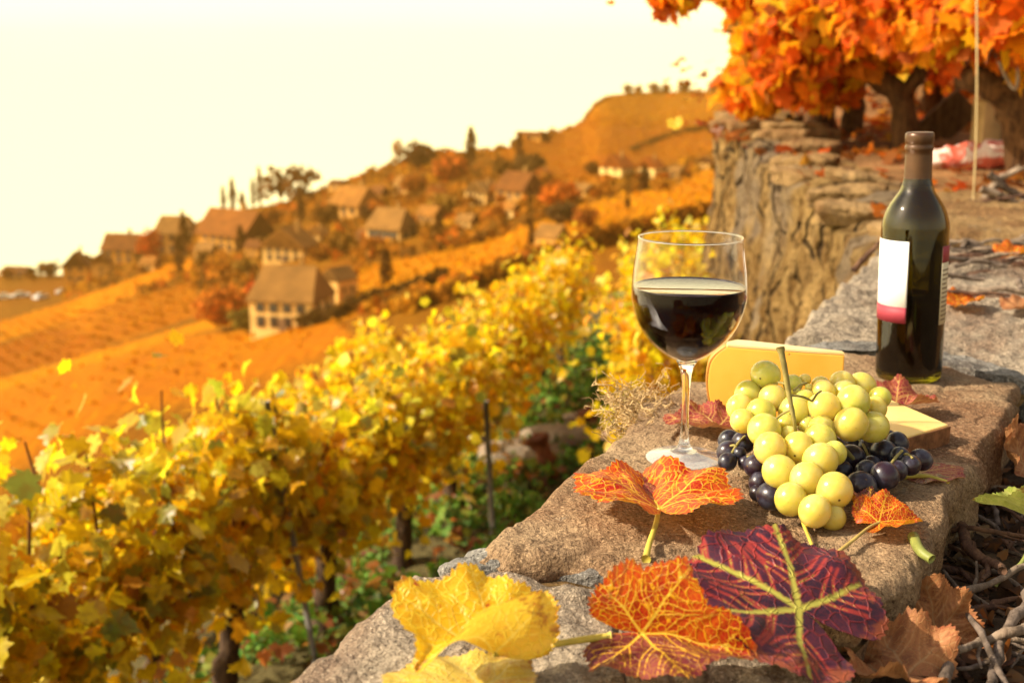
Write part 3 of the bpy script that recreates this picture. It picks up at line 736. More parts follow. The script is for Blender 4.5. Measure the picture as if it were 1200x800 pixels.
def stone(poly, zt, thick, mat, nb=300, rings=80, amp=1.0, px=True, edge=.012, name='capstone', seed=0, tilt=(0, 0)):
    P = [at(a, b, zt) if px else Vector((a, b, zt)) for a, b in poly]
    L = [0]; n0 = len(P)
    for i in range(n0): L.append(L[-1]+(P[(i+1) % n0]-P[i]).length)
    c = sum(P, Vector())/n0; B = []
    for i in range(nb):
        s = L[-1]*i/nb; j = max(k for k in range(n0) if L[k] <= s); u = (s-L[j])/(L[j+1]-L[j]); B.append(P[j].lerp(P[(j+1) % n0], u))
    for _ in range(3): B = [(B[i-1]+B[i]*2+B[(i+1) % nb])/4 for i in range(nb)]
    B = [b+(b-c).normalized()*(.016*fbm(b.x*13, b.y*13, seed+1, 5)) for b in B]
    R0 = sum((b-c).length for b in B)/nb
    fs = list(np.linspace(.004, 1-edge*2.2/R0, rings))+[1-edge/R0*q for q in (1.6, 1.1, .7, .35, .1, 0)]
    V = []
    for f in fs:
        dd = (1-f)*R0
        for b in B:
            p = c+(b-c)*f
            z = zt+amp*gz(p.x, p.y)+amp*.0026*fbm(p.x*38, p.y*38, seed, 4)
            cr = mn.noise(Vector((p.x*5.5+1.2*mn.noise(Vector((p.x*9, p.y*9, seed))), p.y*5.5, seed+30)))/.035; z -= .0045*math.exp(-cr*cr)*min(1, max(0, mn.noise(Vector((p.x*4, p.y*4, seed+50)))*4))
            e = max(0, 1-dd/(edge*(1.4+fbm(p.x*12, p.y*12, seed, 2))+1e-5)); z -= edge*.9*e*e
            V.append((p.x, p.y, z+tilt[0]*(p.x-c.x)+tilt[1]*(p.y-c.y)))
    for q in range(1, 16):
        u = q/15
        for b in B:
            o = (b-c).normalized(); h = .010*fbm(b.x*20, b.y*20, u*thick*30+seed, 4)-.012*u
            p = b+o*h; V.append((p.x, p.y, zt-edge*.9-u*thick+tilt[0]*(b.x-c.x)+tilt[1]*(b.y-c.y)))
    rr = len(fs)+15
    Fc = [(i*nb+j, (i+1)*nb+j, (i+1)*nb+(j+1) % nb, i*nb+(j+1) % nb) for i in range(rr-1) for j in range(nb)]
    Fc.append(tuple(range(nb)))
    o = mesh(name, V, Fc, mat, wall)
    bm = bmesh.new(); bm.from_mesh(o.data); bmesh.ops.recalc_face_normals(bm, faces=bm.faces); bm.to_mesh(o.data); bm.free()
    return o
s1 = stone([(548, 648), (600, 610), (650, 570), (700, 524), (735, 492), (790, 455), (850, 432), (930, 414), (985, 412), (1100, 424), (1198, 446), (1185, 478), (1160, 520), (1130, 562), (1102, 612), (1078, 648), (1045, 695), (1000, 728), (900, 702), (800, 680), (700, 660)], 0, .11, M_STONE, 520, 130)
s1['label'] = 'big reddish brown slab carrying the glass, cheese and grapes'
s0 = stone([(286, 850), (345, 778), (400, 728), (440, 702), (478, 668), (540, 662), (620, 668), (705, 678), (800, 694), (900, 718), (990, 742), (1015, 800), (1000, 960), (280, 960)], -.010, .10, M_STONE_G, 480, 120, amp=1.8, seed=4)
s0['label'] = 'grey brown front slab under the yellow leaf'
stone([(520, 664), (545, 645), (600, 640), (660, 648), (720, 655), (800, 672), (800, 690), (700, 676), (620, 666)], -.012, .07, M_MORTAR, 200, 40, amp=1.6, edge=.008, seed=9)
stone([(915, 404), (950, 372), (985, 335), (1030, 290), (1110, 281), (1260, 288), (1290, 440), (1200, 434), (1100, 412), (985, 402)], -.002, .09, M_STONE_G, 380, 90, amp=3.2, seed=13, edge=.02)
stone([(900, 412), (980, 402), (1050, 404), (1110, 410), (1200, 430), (1215, 446), (1100, 424), (1000, 412)], -.001, .05, M_MORTAR, 200, 30, amp=1.5, seed=17, edge=.008)
stone([(1024, 281), (1042, 250), (1066, 226), (1180, 219), (1270, 222), (1270, 276), (1110, 274)], .035, .05, M_STONE_T, 260, 60, amp=2.5, seed=21, edge=.03)
rs = random.Random(5); EP = edge_pts(300)
for yy in np.arange(2.95, 6.5, .27):
    e = min(EP, key=lambda p: abs(p.y-yy)); ins = rs.uniform(.04, .30); r1 = rs.uniform(.11, .20); r2 = rs.uniform(.08, .15); a0_ = rs.uniform(0, 3)
    nn = rs.choice((5, 6, 7)); P_ = [(e.x+ins+math.cos(a0_+6.283*q/nn)*r1*rs.uniform(.75, 1.2), yy+math.sin(a0_+6.283*q/nn)*r2*rs.uniform(.75, 1.2)) for q in range(nn)]
    stone(P_, e.z+rs.uniform(-.012, .016), .045, M_STONE_T, 110, 18, amp=2.2, px=False, edge=.014, seed=rs.randint(0, 90), tilt=(rs.uniform(-.12, .06), rs.uniform(-.08, .08)))

# soil of the terrace behind the wall
M_SOIL = simple('dark_soil', (.075, .050, .030), .97, .45, 14, .1, bump=.02, bscale=70)
M_SOIL2 = simple('leaf_strewn_soil', (.22, .115, .045), .97, .4, 5, .1, bump=.03, bscale=40)
def soil_z(x, y):
    a = min(1, max(0, (y-1.35)/.35)); z = -.075*(1-a)+(-.03)*a
    if y > 2.2: z += min(1, y-2.2)*.035+min(1, max(0, (y-3.2)/2.5))*.09
    bank = max(0, x-(.9+.22*y)) if y > 4 else max(0, x-2.4)
    z += .9*bank*min(1, max(0, (y-2.5)/2)) + max(0, y-7.0)*.35
    return z+.012*fbm(x*9, y*9, 1, 3)+.03*mn.noise(Vector((x*1.3, y*1.3, 0)))*min(1, max(0, y-2))
def build_soil():
    ys = list(np.linspace(.1, 2.4, 90))+list(np.linspace(2.45, 9, 70)); E = edge_pts(400); V = []
    nx = 90
    for y in ys:
        ex = min(E, key=lambda p: abs(p.y-y)).x
        x0 = ex+.16
        for i in range(nx):
            u = i/(nx-1); x = x0+(u**1.6)*5.5
            V.append((x, y, soil_z(x, y)))
    Fc = [(i*nx+j, i*nx+j+1, (i+1)*nx+j+1, (i+1)*nx+j) for i in range(len(ys)-1) for j in range(nx-1)]
    o = mesh('terrace_ground', V, Fc, M_SOIL); o.data.materials.append(M_SOIL2)
    nyf = 90
    o.data.polygons.foreach_set('material_index', [1 if (i//(nx-1)) > 50 else 0 for i in range(len(Fc))])
    mark(o, kind='structure')
build_soil()

# ------------------------------------------------------------------ vines
M_LEAF = leaf_mat('vine_leaf', .64, .36, .5)
M_BARK = bark_mat('vine_bark', (.095, .058, .034), (.035, .020, .012))
M_BARK_W = bark_mat('old_vine_bark', (.15, .07, .025), (.045, .02, .008))
M_CANE = simple('vine_cane', (.14, .05, .025), .7, .3, 20)
YEL = [(.86, .60, .012), (.86, .50, .008), (.80, .66, .030), (.48, .44, .030), (.26, .27, .035), (.42, .20, .025), (.76, .34, .012), (.82, .66, .10)]
def vine(base, h, spread, nl, pal, wts, label, group, along, lean=0.0, lsize=(.065, .11), thick=.24, head=.55, tr=.034, canes=7, lod=0, bark=None, zlow=.32):
    b = Vector(base); th = thing('grape_vine', label, 'vine', b, group)
    al = Vector(along).normalized(); ac = Vector((-al.y, al.x, 0))
    hd = b+Vector((0, 0, h*head))+al*random.uniform(-.08, .08)+ac*lean
    tp = curve([b+Vector((0, 0, -.12)), b+Vector((0, 0, .02))+al*random.uniform(-.03, .03), b.lerp(hd, .5)+al*random.uniform(-.07, .07)+ac*random.uniform(-.04, .04), hd], 14)
    tubes('trunk', [(tp, [tr*(1.5-.6*i/13)*(1+.12*math.sin(i*2.1)) for i in range(14)])], bark or M_BARK, th, 10, .5)
    cs = []; P = []
    for i in range(canes):
        u = (i+.5)/canes*2-1
        e = b+al*(u*spread+random.uniform(-.08, .08))+ac*random.uniform(-thick, thick)+Vector((0, 0, h*random.choice((random.uniform(.75, 1.05), random.uniform(1.0, 1.22)))))
        mid = hd.lerp(e, .45)+al*(u*spread*.35)+Vector((0, 0, -.05*h))
        c = curve([hd+al*u*.03, mid, e], 12); cs.append((c, [.0075*(1.2-.8*j/11) for j in range(12)])); P += c[2:]
    tubes('cane', cs, M_CANE, th, 6)
    pp = np.array([tuple(p) for p in P]); n1 = int(nl*.6); n2 = nl-n1
    a = pp[rng.integers(0, len(pp), n1)]+rng.normal(0, 1, (n1, 3))*[.065, .065, .06]
    u = rng.uniform(-1, 1, n2)*spread*1.1; v = rng.normal(0, thick*.75, n2); z = h*(zlow+(1.04-zlow)*rng.random(n2)**.75)
    b2 = np.array(b)[None]+u[:, None]*np.array(al)[None]+v[:, None]*np.array(ac)[None]; b2[:, 2] += z
    pos = np.vstack([a, b2]); nn = len(pos)
    out = (pos-np.array(b)) @ np.array(ac)
    nrm = rng.normal(0, .75, (nn, 3))+np.array([-.25, -.15, .45])+np.array(ac)[None]*np.sign(out)[:, None]*.4
    tip = rng.normal(0, .55, (nn, 3))+np.array([0, 0, -.9])
    sz = rng.uniform(lsize[0], lsize[1], nn)
    leafmesh('foliage', pos, sz, nrm, tip, pick(pal, wts, nn), M_LEAF, th, lod)
    return th
ORD = ['nearest', 'second', 'third', 'fourth', 'fifth', 'sixth', 'seventh', 'eighth', 'ninth', 'tenth', 'eleventh', 'twelfth', 'thirteenth']
ysr = [2.05, 2.75, 3.45, 4.1, 4.8, 5.6, 6.5, 7.4, 8.4, 9.5]
for i, y in enumerate(ysr):
    x = rowx(y); z = near_z(x, y); dx = rowx(y+.3)-rowx(y-.3)
    far = i/9
    wts = [4+2*far, 2+4*far, 2.2, 2.0*(1-far), 1.0*(1-far), .3, .35+far, .8]
    vine((x, y, z), (.90, .88, .84, .81, .78, .76, .76, .76, .78, .8)[i], .60, (1250, 1300, 1400, 1450, 1500)[i] if i < 5 else 1500, YEL, wts, f'yellow leaved vine, {ORD[i]} from the camera in the row below the wall', 'vines in the row below the wall', (dx, .6, 0), lean=random.uniform(-.06, .04), lsize=(.040-.004*min(1, far*2), .090-.014*min(1, far*2)), zlow=.30, thick=.15, canes=11)
for i, y in enumerate([2.4, 3.3, 4.2, 5.2, 6.2, 7.3, 8.5, 9.8]):
    x = rowx(y)-1.35; z = near_z(x, y)
    far = i/7
    vine((x, y, z), .82, .65, 900, YEL, [3+2*far, 2+4*far, 2, 1.5*(1-far), .8*(1-far), 1, .4+far, .8], f'yellow vine, {ORD[i]} from the camera in the second row downhill', 'vines in the second row downhill', (.28, 1, 0), lod=0)
# vines against the foot of the curving wall
for i, (x, y) in enumerate([(.62, 4.9), (.74, 5.8), (.86, 6.7), (1.0, 7.7), (1.25, 8.8)]):
    vine((x, y, near_z(x, y)), 1.0, .45, 1000, YEL, [4, 4, 2, .8, .3, .8, .8, .8], f'golden vine, {ORD[i]} from the camera along the foot of the curving wall', 'vines along the foot of the wall', (.14, 1, 0), thick=.2, lsize=(.045, .08))
vine((.28, 3.0, near_z(.28, 3.0)-.1), .55, .22, 120, YEL, [4, 5, 1, .5, .3, 1, 1, .5], 'low golden young vine growing right under the wall edge', None, (.3, 1, 0), thick=.14, tr=.012, canes=5, zlow=.35)
# tall near shoots at bottom left
# leafy orange vines on the terrace
ORA_ = [(.66, .17, .008), (.58, .10, .006), (.72, .28, .010), (.42, .07, .010), (.70, .36, .015), (.30, .07, .015)]
ORA = [(.80, .22, .008), (.74, .13, .006), (.84, .36, .008), (.52, .10, .008), (.84, .46, .012), (.36, .09, .015)]
M_LEAF_O = leaf_mat('orange_vine_leaf', .55, .6, .15)
def tvine(base, trunkpts, rads, blobs, label, pal_w, lsize=(.045, .105)):
    b = Vector(base); th = thing('grape_vine', label, 'vine', b, 'old orange vines on the terrace')
    tubes('trunk', [(curve(p, 16), [r0+(r1-r0)*j/15 for j in range(16)]) for p, (r0, r1) in zip(trunkpts, rads)], M_BARK_W, th, 12, .6)
    cs = []; pos = []
    for c, r, n in blobs:
        c = np.array(c); r = np.array(r)
        for _ in range(3):
            e = c+rng.normal(0, .6, 3)*r; cs.append((curve([Vector(trunkpts[0][-1]), Vector(trunkpts[0][-1]).lerp(Vector(c), .6)+Vector((0, 0, .08)), Vector(e)], 10), [.009*(1.2-.09*j) for j in range(10)]))
        n = int(n*1.7); v = rng.normal(0, 1, (n, 3)); v /= np.linalg.norm(v, axis=1, keepdims=True); v *= rng.random((n, 1))**.45
        pos.append(c+v*r)
    tubes('cane', cs, M_CANE, th, 6)
    pos = np.vstack(pos); n = len(pos)
    leafmesh('foliage', pos, rng.uniform(lsize[0], lsize[1], n), rng.normal(0, .7, (n, 3))+[-.5, -.5, .35], rng.normal(0, .5, (n, 3))+[0, 0, -.9], pick(ORA, pal_w, n), M_LEAF_O, th, 0)
def V3(*a): return Vector(a)
# middle old vine, forked
a0 = at(1062, 172, Y=5.0); a0.z -= .05
tvine(a0, [[a0+V3(0, 0, -.1), at(1060, 150, Y=5.0), at(1052, 110, Y=5.0), at(1020, 88, Y=5.05), at(985, 78, Y=5.1)], [at(1050, 112, Y=5.0), at(1075, 92, Y=5.0), at(1082, 55, Y=5.0)], [at(1008, 84, Y=5.06), at(1014, 60, Y=5.1), at(1010, 30, Y=5.1)]], [(.052, .038), (.036, .022), (.032, .02)],
      [(at(1010, 18, Y=5.0), (.42, .35, .22), 620), (at(935, 55, Y=5.1), (.25, .3, .22), 330), (at(1090, 0, Y=4.9), (.4, .35, .25), 560), (at(960, 95, Y=5.2), (.2, .25, .12), 120)], 'forked old vine with orange leaves left of the bottle neck', [4, 3, 3, 1.2, 1.5, .6])
# left old vine near wall edge
b0 = at(965, 128, Y=6.0)
tvine(b0, [[b0+V3(0, 0, -.12), at(962, 110, Y=6.0), at(955, 80, Y=6.0), at(945, 45, Y=6.0)]], [(.075, .04)],
      [(at(930, 25, Y=5.9), (.35, .35, .24), 420), (at(880, 100, Y=5.6), (.18, .22, .13), 150), (at(1000, 20, Y=6.1), (.5, .4, .3), 420), (at(905, 78, Y=5.7), (.2, .25, .16), 170)], 'dark trunked orange vine at the far end of the wall', [3, 1.5, 4, .6, 3, .4])
# overhanging shoot at top left of the vine
c0 = at(1000, 132, Y=5.6)
tvine(c0, [[c0+V3(0, 0, -.1), at(1003, 110, Y=5.6), at(1006, 70, Y=5.6), at(960, 10, Y=5.5), at(890, -18, Y=5.4), at(800, -10, Y=5.3)]], [(.05, .01)],
      [(at(790, -2, Y=5.3), (.09, .1, .06), 34), (at(890, -10, Y=5.4), (.22, .2, .10), 150), (at(960, 10, Y=5.5), (.25, .25, .16), 200)], 'slim orange vine whose shoot arches out against the sky', [3, 2, 3, .5, 2, .3])
# right massive trunk
d0 = at(1205, 205, Y=4.0)
tvine(d0, [[d0+V3(0, 0, -.1), at(1200, 180, Y=4.0), at(1192, 140, Y=4.0), at(1180, 112, Y=4.0), at(1150, 95, Y=4.0), at(1125, 88, Y=4.05)], [at(1190, 125, Y=4.0), at(1215, 90, Y=4.0), at(1235, 50, Y=4.0)]], [(.068, .040), (.05, .03)],
      [(at(1150, 15, Y=4.0), (.34, .3, .17), 300), (at(1220, 25, Y=3.9), (.26, .3, .17), 260), (at(1100, -5, Y=4.2), (.4, .3, .16), 300), (at(1215, 5, Y=3.6), (.22, .2, .12), 110)], 'thick gnarled old vine trunk at the right edge', [5, 4, 2, 1.5, .8, .8], (.06, .115))
# orange vines deeper behind, closing the view
for i, (px, py, Y, lb) in enumerate([(1090, 105, 7.2, 'orange vine far behind the bottle neck'), (1180, 100, 6.8, 'dense red orange vine behind the thick trunk'), (1010, 118, 8.0, 'orange vine at the very back between the trunks')]):
    p = at(px, py, Y=Y); p.z = soil_z(p.x, p.y)
    tvine(p, [[p+V3(0, 0, -.1), p+V3(.02, 0, .3), p+V3(-.03, .02, .6)]], [(.06, .035)],
          [(p+V3(0, -.1, .65), (.75, .4, .40), 520), (p+V3(.1, -.2, .25), (.6, .3, .2), 150)], lb, [4, 4, 1.5, 2.5, .4, 1.5])
# leaf litter on the terrace
P = []
for _ in range(900):
    y = random.uniform(2.9, 8); x = random.uniform(.95+.0*y, 3.6)
    P.append((x, y, soil_z(x, y)+.02))
P = np.array(P); n = len(P)
mark(leafmesh('fallen_leaves', P, rng.uniform(.05, .09, n), rng.normal(0, .35, (n, 3))+[0, 0, 1], rng.normal(0, 1, (n, 3)), pick([(.45, .12, .012), (.30, .10, .02), (.52, .24, .03), (.40, .06, .01)], [3, 3, 2, 1], n), M_LEAF), 'orange fallen leaves littering the terrace under the old vines', kind='stuff')

# grass and weeds between row and wall, fallen leaves there
M_GRASS = leaf_mat('weeds', .3, .6, .2)
P = []
while len(P) < 12000:
    y = random.uniform(2.2, 11); x = rowx(y)+random.uniform(-.6, 1.5)
    if mn.noise(Vector((x*1.6, y*1.6, 4))) < -.22: continue
    P.append((x, y, near_z(x, y)+.03*fbm(x*3, y*3)+random.uniform(0, .09)))
P = np.array(P); n = len(P)
mark(leafmesh('grass', P, rng.uniform(.03, .075, n), rng.normal(0, .8, (n, 3))+[0, -.3, .7], rng.normal(0, .8, (n, 3))+[0, 0, .8], pick([(.07, .20, .02), (.12, .28, .03), (.04, .11, .02), (.22, .28, .04), (.22, .13, .04)], [4, 4, 3, 1.5, .8], n), M_GRASS, lod=1), 'green weeds covering the strip between the vines and the wall', kind='stuff')
P = []
for _ in range(900):
    y = random.uniform(2.2, 9); x = rowx(y)+random.uniform(-1.2, 1.2); P.append((x, y, near_z(x, y)+.07+.03*fbm(x*3, y*3)))
P = np.array(P); n = len(P)
mark(leafmesh('leaf_litter', P, rng.uniform(.05, .09, n), rng.normal(0, .4, (n, 3))+[0, 0, 1], rng.normal(0, 1, (n, 3)), pick([(.40, .14, .03), (.50, .30, .05), (.26, .09, .04), (.6, .42, .08)], [3, 2, 3, 1], n), M_LEAF), 'brown and yellow dropped leaves under the vine row', kind='stuff')

# stakes in the row
M_STAKE = simple('weathered_metal', (.22, .205, .185), .6, .3, 8, .4, .3)
for pts, lb in (([(372, 752), (345, 640), (312, 470)], 'leaning dark grey vineyard stake, nearer of the two'), ([(577, 590), (573, 540), (569, 470)], 'upright dark grey vineyard stake deeper in the vine row')):
    Y = 3.74 if pts[0][0] < 400 else 5.05
    th = thing('vine_stake', lb, 'stake', at(*pts[0], Y=Y), 'stakes in the vine row')
    tubes('stake', [([at(*pts[0], Y=Y)-V3(0, 0, .15), at(*pts[1], Y=Y-.04), at(*pts[2], Y=Y-.06)], .0145)], M_STAKE, th, 4)
# stone kerb across the end of the strip and rusty stump
for i, (px, py, w_, lb) in enumerate([(612, 462, .26, 'long flat grey stone lying in the weeds, left one'), (655, 447, .24, 'grey stone in the weeds right of the stump'), (695, 430, .22, 'grey stone highest up the weedy strip')]):
    c = at(px, py, Y=6.3+i*.35); c.z = near_z(c.x, c.y)+.06
    th = thing('field_stone', lb, 'stone', c)
    V = []; Fc = []; nn = 16
    for a in range(9):
        ph = math.pi*a/8-math.pi/2
        for b in range(nn):
            tt = 2*math.pi*b/nn; v = V3(math.cos(ph)*math.cos(tt)*w_, math.cos(ph)*math.sin(tt)*.12, math.sin(ph)*.09); v *= 1+.25*mn.noise(v*9+V3(i, 0, 0)); V.append(c+v)
    Fc = [(a*nn+b, a*nn+(b+1) % nn, (a+1)*nn+(b+1) % nn, (a+1)*nn+b) for a in range(8) for b in range(nn)]
    mesh('stone', V, Fc, M_STONE_G, th)
M_RUST = bark_mat('red_bark', (.28, .10, .055), (.12, .04, .025))
for (px, py, Y, lb, hh) in ((638, 470, 6.0, 'reddish bare vine stump with knobbly head in the weeds', .24), (694, 425, 6.9, 'smaller reddish vine stump near the foot of the wall', .17)):
    p = at(px, py, Y=Y); p.z = near_z(p.x, p.y)
    th = thing('vine_stump', lb, 'stump', p)
    tubes('trunk', [(curve([p-V3(0, 0, .1), p+V3(.01, 0, hh*.4), p+V3(-.02, 0, hh*.8), p+V3(-.04, 0, hh)], 12), [.05-.001*j+(.018 if j > 8 else 0) for j in range(12)])], M_RUST, th, 12, .7)
    if hh > .2: tubes('mark', [([p+V3(.0, -.075, .04), p+V3(.0, -.075, .085)], [.02, .02])], simple('highlight_white', (.85, .83, .78), .4, .05), th, 10)  # small white tube standing in for a bright highlight at the stump's foot

# ------------------------------------------------------------------ wine bottle
def P0(px, py, z=0): 
    p = at(px, py, z); return p
def bottle():
    c = at(1064, 442, 0); c.z = gz(c.x, c.y)-.001
    th = thing('wine_bottle', 'dark green wine bottle with plain white label and brown capsule', 'bottle', c)
    T = Matrix.Rotation(R(-1.4), 3, 'Y')
    m, nt = newmat('green_bottle_glass'); t = NT(nt)
    b = t.n('ShaderNodeBsdfPrincipled', i_Base_Color=(.22, .19, .007, 1), i_Roughness=.03, i_IOR=1.5, i_Transmission_Weight=1.0); t.out(b.outputs[0])
    prof = [(.0, .006), (.022, .004), (.030, .0), (.0365, .001), (.0395, .006), (.0405, .016), (.0405, .08), (.0405, .14), (.0405, .186), (.0398, .197), (.0372, .208), (.0325, .219), (.0262, .229), (.0205, .238), (.0173, .248), (.0160, .258), (.0152, .275), (.0148, .305)]
    pr = smooth_prof(prof, 90)
    inn = [(.0, .012)]+[(max(.0, r-.0028), z) for r, z in pr if z > .009 and r > .02 and z < .25]+[(.0125, .262), (.0118, .303)]
    lathe('glass', pr+[(.0118, .305)]+list(reversed(inn)), m, th, c, 72, T)
    # wine inside, up to just below the shoulder
    mw, nt = newmat('red_wine_in_bottle'); t = NT(nt)
    b = t.n('ShaderNodeBsdfPrincipled', i_Base_Color=(.010, .004, .003, 1), i_Roughness=.05, i_IOR=1.34); t.out(b.outputs[0])
    wp = [(.0, .0118)]+[(r+.0006, z) for r, z in inn if .012 < z < .108]+[(.0384, .108), (.0, .108)]
    lathe('wine', wp, mw, th, c, 64, T)
    # capsule
    mc = simple('capsule_foil', (.085, .038, .016), .34, .15, 40, .5, .35)
    cp = [(.0160, .226+.018), (.0166, .247), (.0163, .262), (.0159, .28), (.0158, .2855), (.0168, .2868), (.0170, .291), (.0162, .2922), (.0160, .294), (.0170, .2955), (.0172, .303), (.0168, .3065), (.0150, .308), (.0, .308)]
    lathe('capsule', [(.0175, .2435), (.01735, .246), (.01655, .252)]+cp[2:], mc, th, c, 64, T)
    # labels wrapped round the body
    view = math.atan2(-c.y, -c.x)
    def wrap(name, a0, a1, z0, z1, r, mat, par):
        n = 40; V = []
        for rr in (r, r+.0002):
            for i in range(n):
                a = view+R(a0+(a1-a0)*i/(n-1))
                for z in (z0, z1): V.append(c+T @ Vector((rr*math.cos(a), rr*math.sin(a), z)))
        o = 2*n; Fc = [(2*i, 2*i+2, 2*i+3, 2*i+1) for i in range(n-1)]+[(o+2*i, o+2*i+1, o+2*i+3, o+2*i+2) for i in range(n-1)]
        Fc += [(2*i, o+2*i, o+2*i+2, 2*i+2) for i in range(n-1)]+[(2*i+1, 2*i+3, o+2*i+3, o+2*i+1) for i in range(n-1)]+[(0, 1, o+1, o), (2*n-2, o+2*n-2, o+2*n-1, 2*n-1)]
        return mesh(name, V, Fc, mat, par)
    white = simple('label_paper', (.82, .82, .80), .6, .02, 30); red = simple('label_red', (.30, .035, .055), .55, .05, 30); cream = simple('back_label_paper', (.66, .58, .40), .6, .05, 30)
    lb = wrap('label', -8, -118, .078, .179, .0408, white, th)
    wrap('band', -8, -118, .078, .098, .0411, red, lb)
    bl = wrap('back_label', 54, 150, .075, .172, .0408, cream, th)
    wrap('band', 54, 150, .152, .172, .0411, red, bl)
    ink = simple('label_ink', (.20, .14, .08), .7, .05)
    for i in range(12): wrap('printed_line', 57, 57+random.uniform(14, 60), .080+i*.0056, .0818+i*.0056, .0410, ink, bl)
bottle()

# ------------------------------------------------------------------ glass of red wine
def wineglass():
    c = at(801, 541, 0); c.z = gz(c.x, c.y)+.001
    th = thing('wine_glass', 'large clear wine glass half full of dark red wine', 'glass', c)
    m, nt = newmat('clear_glass'); t = NT(nt)
    tr = t.n('ShaderNodeBsdfTransparent', i_Color=(.97, .97, .97, 1)); gl = t.n('ShaderNodeBsdfGlossy', i_Color=(1, 1, 1, 1), i_Roughness=.015)
    fr = t.n('ShaderNodeLayerWeight', i_Blend=.5); mx = t.n('ShaderNodeMixShader'); t.l(t.math('ADD', t.math('MULTIPLY', t.math('POWER', fr.outputs['Facing'], 3.6), .8), .008), mx.inputs[0]); t.l(tr.outputs[0], mx.inputs[1]); t.l(gl.outputs[0], mx.inputs[2]); t.out(mx.outputs[0])
    ms, nt = newmat('solid_glass'); t = NT(nt)
    b = t.n('ShaderNodeBsdfPrincipled', i_Base_Color=(.98, .98, .98, 1), i_Roughness=.02, i_IOR=1.5, i_Transmission_Weight=1.0); t.out(b.outputs[0])
    S = 1.0
    bowl = smooth_prof([(.0045, .0985), (.010, .1005), (.022, .107), (.037, .120), (.0485, .138), (.0545, .157), (.0555, .169), (.0546, .185), (.0522, .203), (.0500, .220)], 60)
    inn = [(max(0, r-.0011), z+(.0012 if z < .13 else 0)) for r, z in bowl[2:]]
    lathe('bowl', bowl+[(bowl[-1][0]-.0005, .2206)]+list(reversed(inn))+[(0, inn[0][1])], m, th, c, 96)
    rr_ = float(bowl[-1][0])-.0004
    lathe('rim', [(rr_+.0008*math.cos(a_), .2206+.0008*math.sin(a_)) for a_ in np.linspace(0, 2*math.pi, 9)], ms, th, c, 96)
    foot = smooth_prof([(.0, .0), (.02, .0006), (.0355, .0002), (.0372, .0010), (.0365, .0020), (.026, .0042), (.014, .0078), (.0075, .0125), (.0046, .022), (.0037, .045), (.0039, .07), (.0055, .088), (.0085, .0965), (.0100, .0998), (.0045, .0996), (.0, .0990)], 80)
    lathe('stem', [(0, .008)]+[(max(0, r), z) for r, z in foot if z > .008], ms, th, c, 64)
    mf, nt = newmat('foot_glass'); t = NT(nt)
    tr = t.n('ShaderNodeBsdfTransparent', i_Color=(.97, .97, .97, 1)); df = t.n('ShaderNodeBsdfDiffuse', i_Color=(.9, .9, .9, 1)); gl = t.n('ShaderNodeBsdfGlossy', i_Roughness=.04)
    m1 = t.n('ShaderNodeMixShader', i_Fac=.20); t.l(tr.outputs[0], m1.inputs[1]); t.l(df.outputs[0], m1.inputs[2])  # white diffuse share stands in for the sky reflected in the foot
    fr = t.n('ShaderNodeLayerWeight', i_Blend=.5); m2 = t.n('ShaderNodeMixShader'); t.l(t.math('ADD', t.math('MULTIPLY', t.math('POWER', fr.outputs['Facing'], 3.0), .8), .05), m2.inputs[0])
    t.l(m1.outputs[0], m2.inputs[1]); t.l(gl.outputs[0], m2.inputs[2]); t.out(m2.outputs[0])
    lathe('foot', [(max(0, r), z) for r, z in foot if z <= .0085]+[(0, .0084)], mf, th, c, 96)
    mw, nt = newmat('red_wine'); t = NT(nt)
    b = t.n('ShaderNodeBsdfPrincipled', i_Base_Color=(.005, .001, .001, 1), i_Roughness=.03, i_IOR=1.34, i_Specular_IOR_Level=.02); t.out(b.outputs[0])
    zl = .1735
    wp = [(0, inn[0][1]+.0003)]+[(max(0, r-.0001), z+.0001) for r, z in inn if z < zl]
    rl = float(np.interp(zl, [z for r, z in inn], [r for r, z in inn]))
    wi = lathe('wine', wp+[(rl-.0001, zl-.002), (0, zl-.002)], mw, th, c, 96)
    mt, nt = newmat('wine_surface'); t = NT(nt)
    b = t.n('ShaderNodeBsdfPrincipled', i_Base_Color=(.02, .004, .004, 1), i_Roughness=.0, i_IOR=1.7); t.out(b.outputs[0])
    lathe('surface', [(0, zl-.0012), (rl-.003, zl-.0011), (rl-.0012, zl-.0007), (rl-.0001, zl+.0002), (rl-.0002, zl-.0018), (0, zl-.0018)], mt, wi, c, 96)
wineglass()

# ------------------------------------------------------------------ cheese
def cheese_mat(name, c1, c2, sss=.25):
    m, nt = newmat(name); t = NT(nt); g = t.geo()
    n = t.noise(g, 12, 4); n2 = t.noise(g, 160, 3); vo = t.n('ShaderNodeTexVoronoi', i_Scale=70.0); t.l(g, vo.inputs['Vector'])
    c = t.mix(t.step(n, .35, .65), c1, c2)
    pit = t.step(vo.outputs['Distance'], .10, .05)
    n6 = t.noise(g, 30, 2); pit = t.math('MULTIPLY', pit, t.step(n6, .50, .58))
    c = t.mix(t.math('MULTIPLY', pit, .75), c, [x*.40 for x in c1])
    b = t.n('ShaderNodeBsdfPrincipled', i_Base_Color=c, i_Roughness=.42, i_Specular_IOR_Level=.35, i_Subsurface_Weight=sss, i_Subsurface_Radius=(.02, .011, .003), i_Subsurface_Scale=1.0)
    h = t.math('SUBTRACT', t.math('MULTIPLY', n2, .25), pit)
    t.l(t.bump(h, .5, .0012), b.inputs['Normal']); t.out(b.outputs[0]); return m
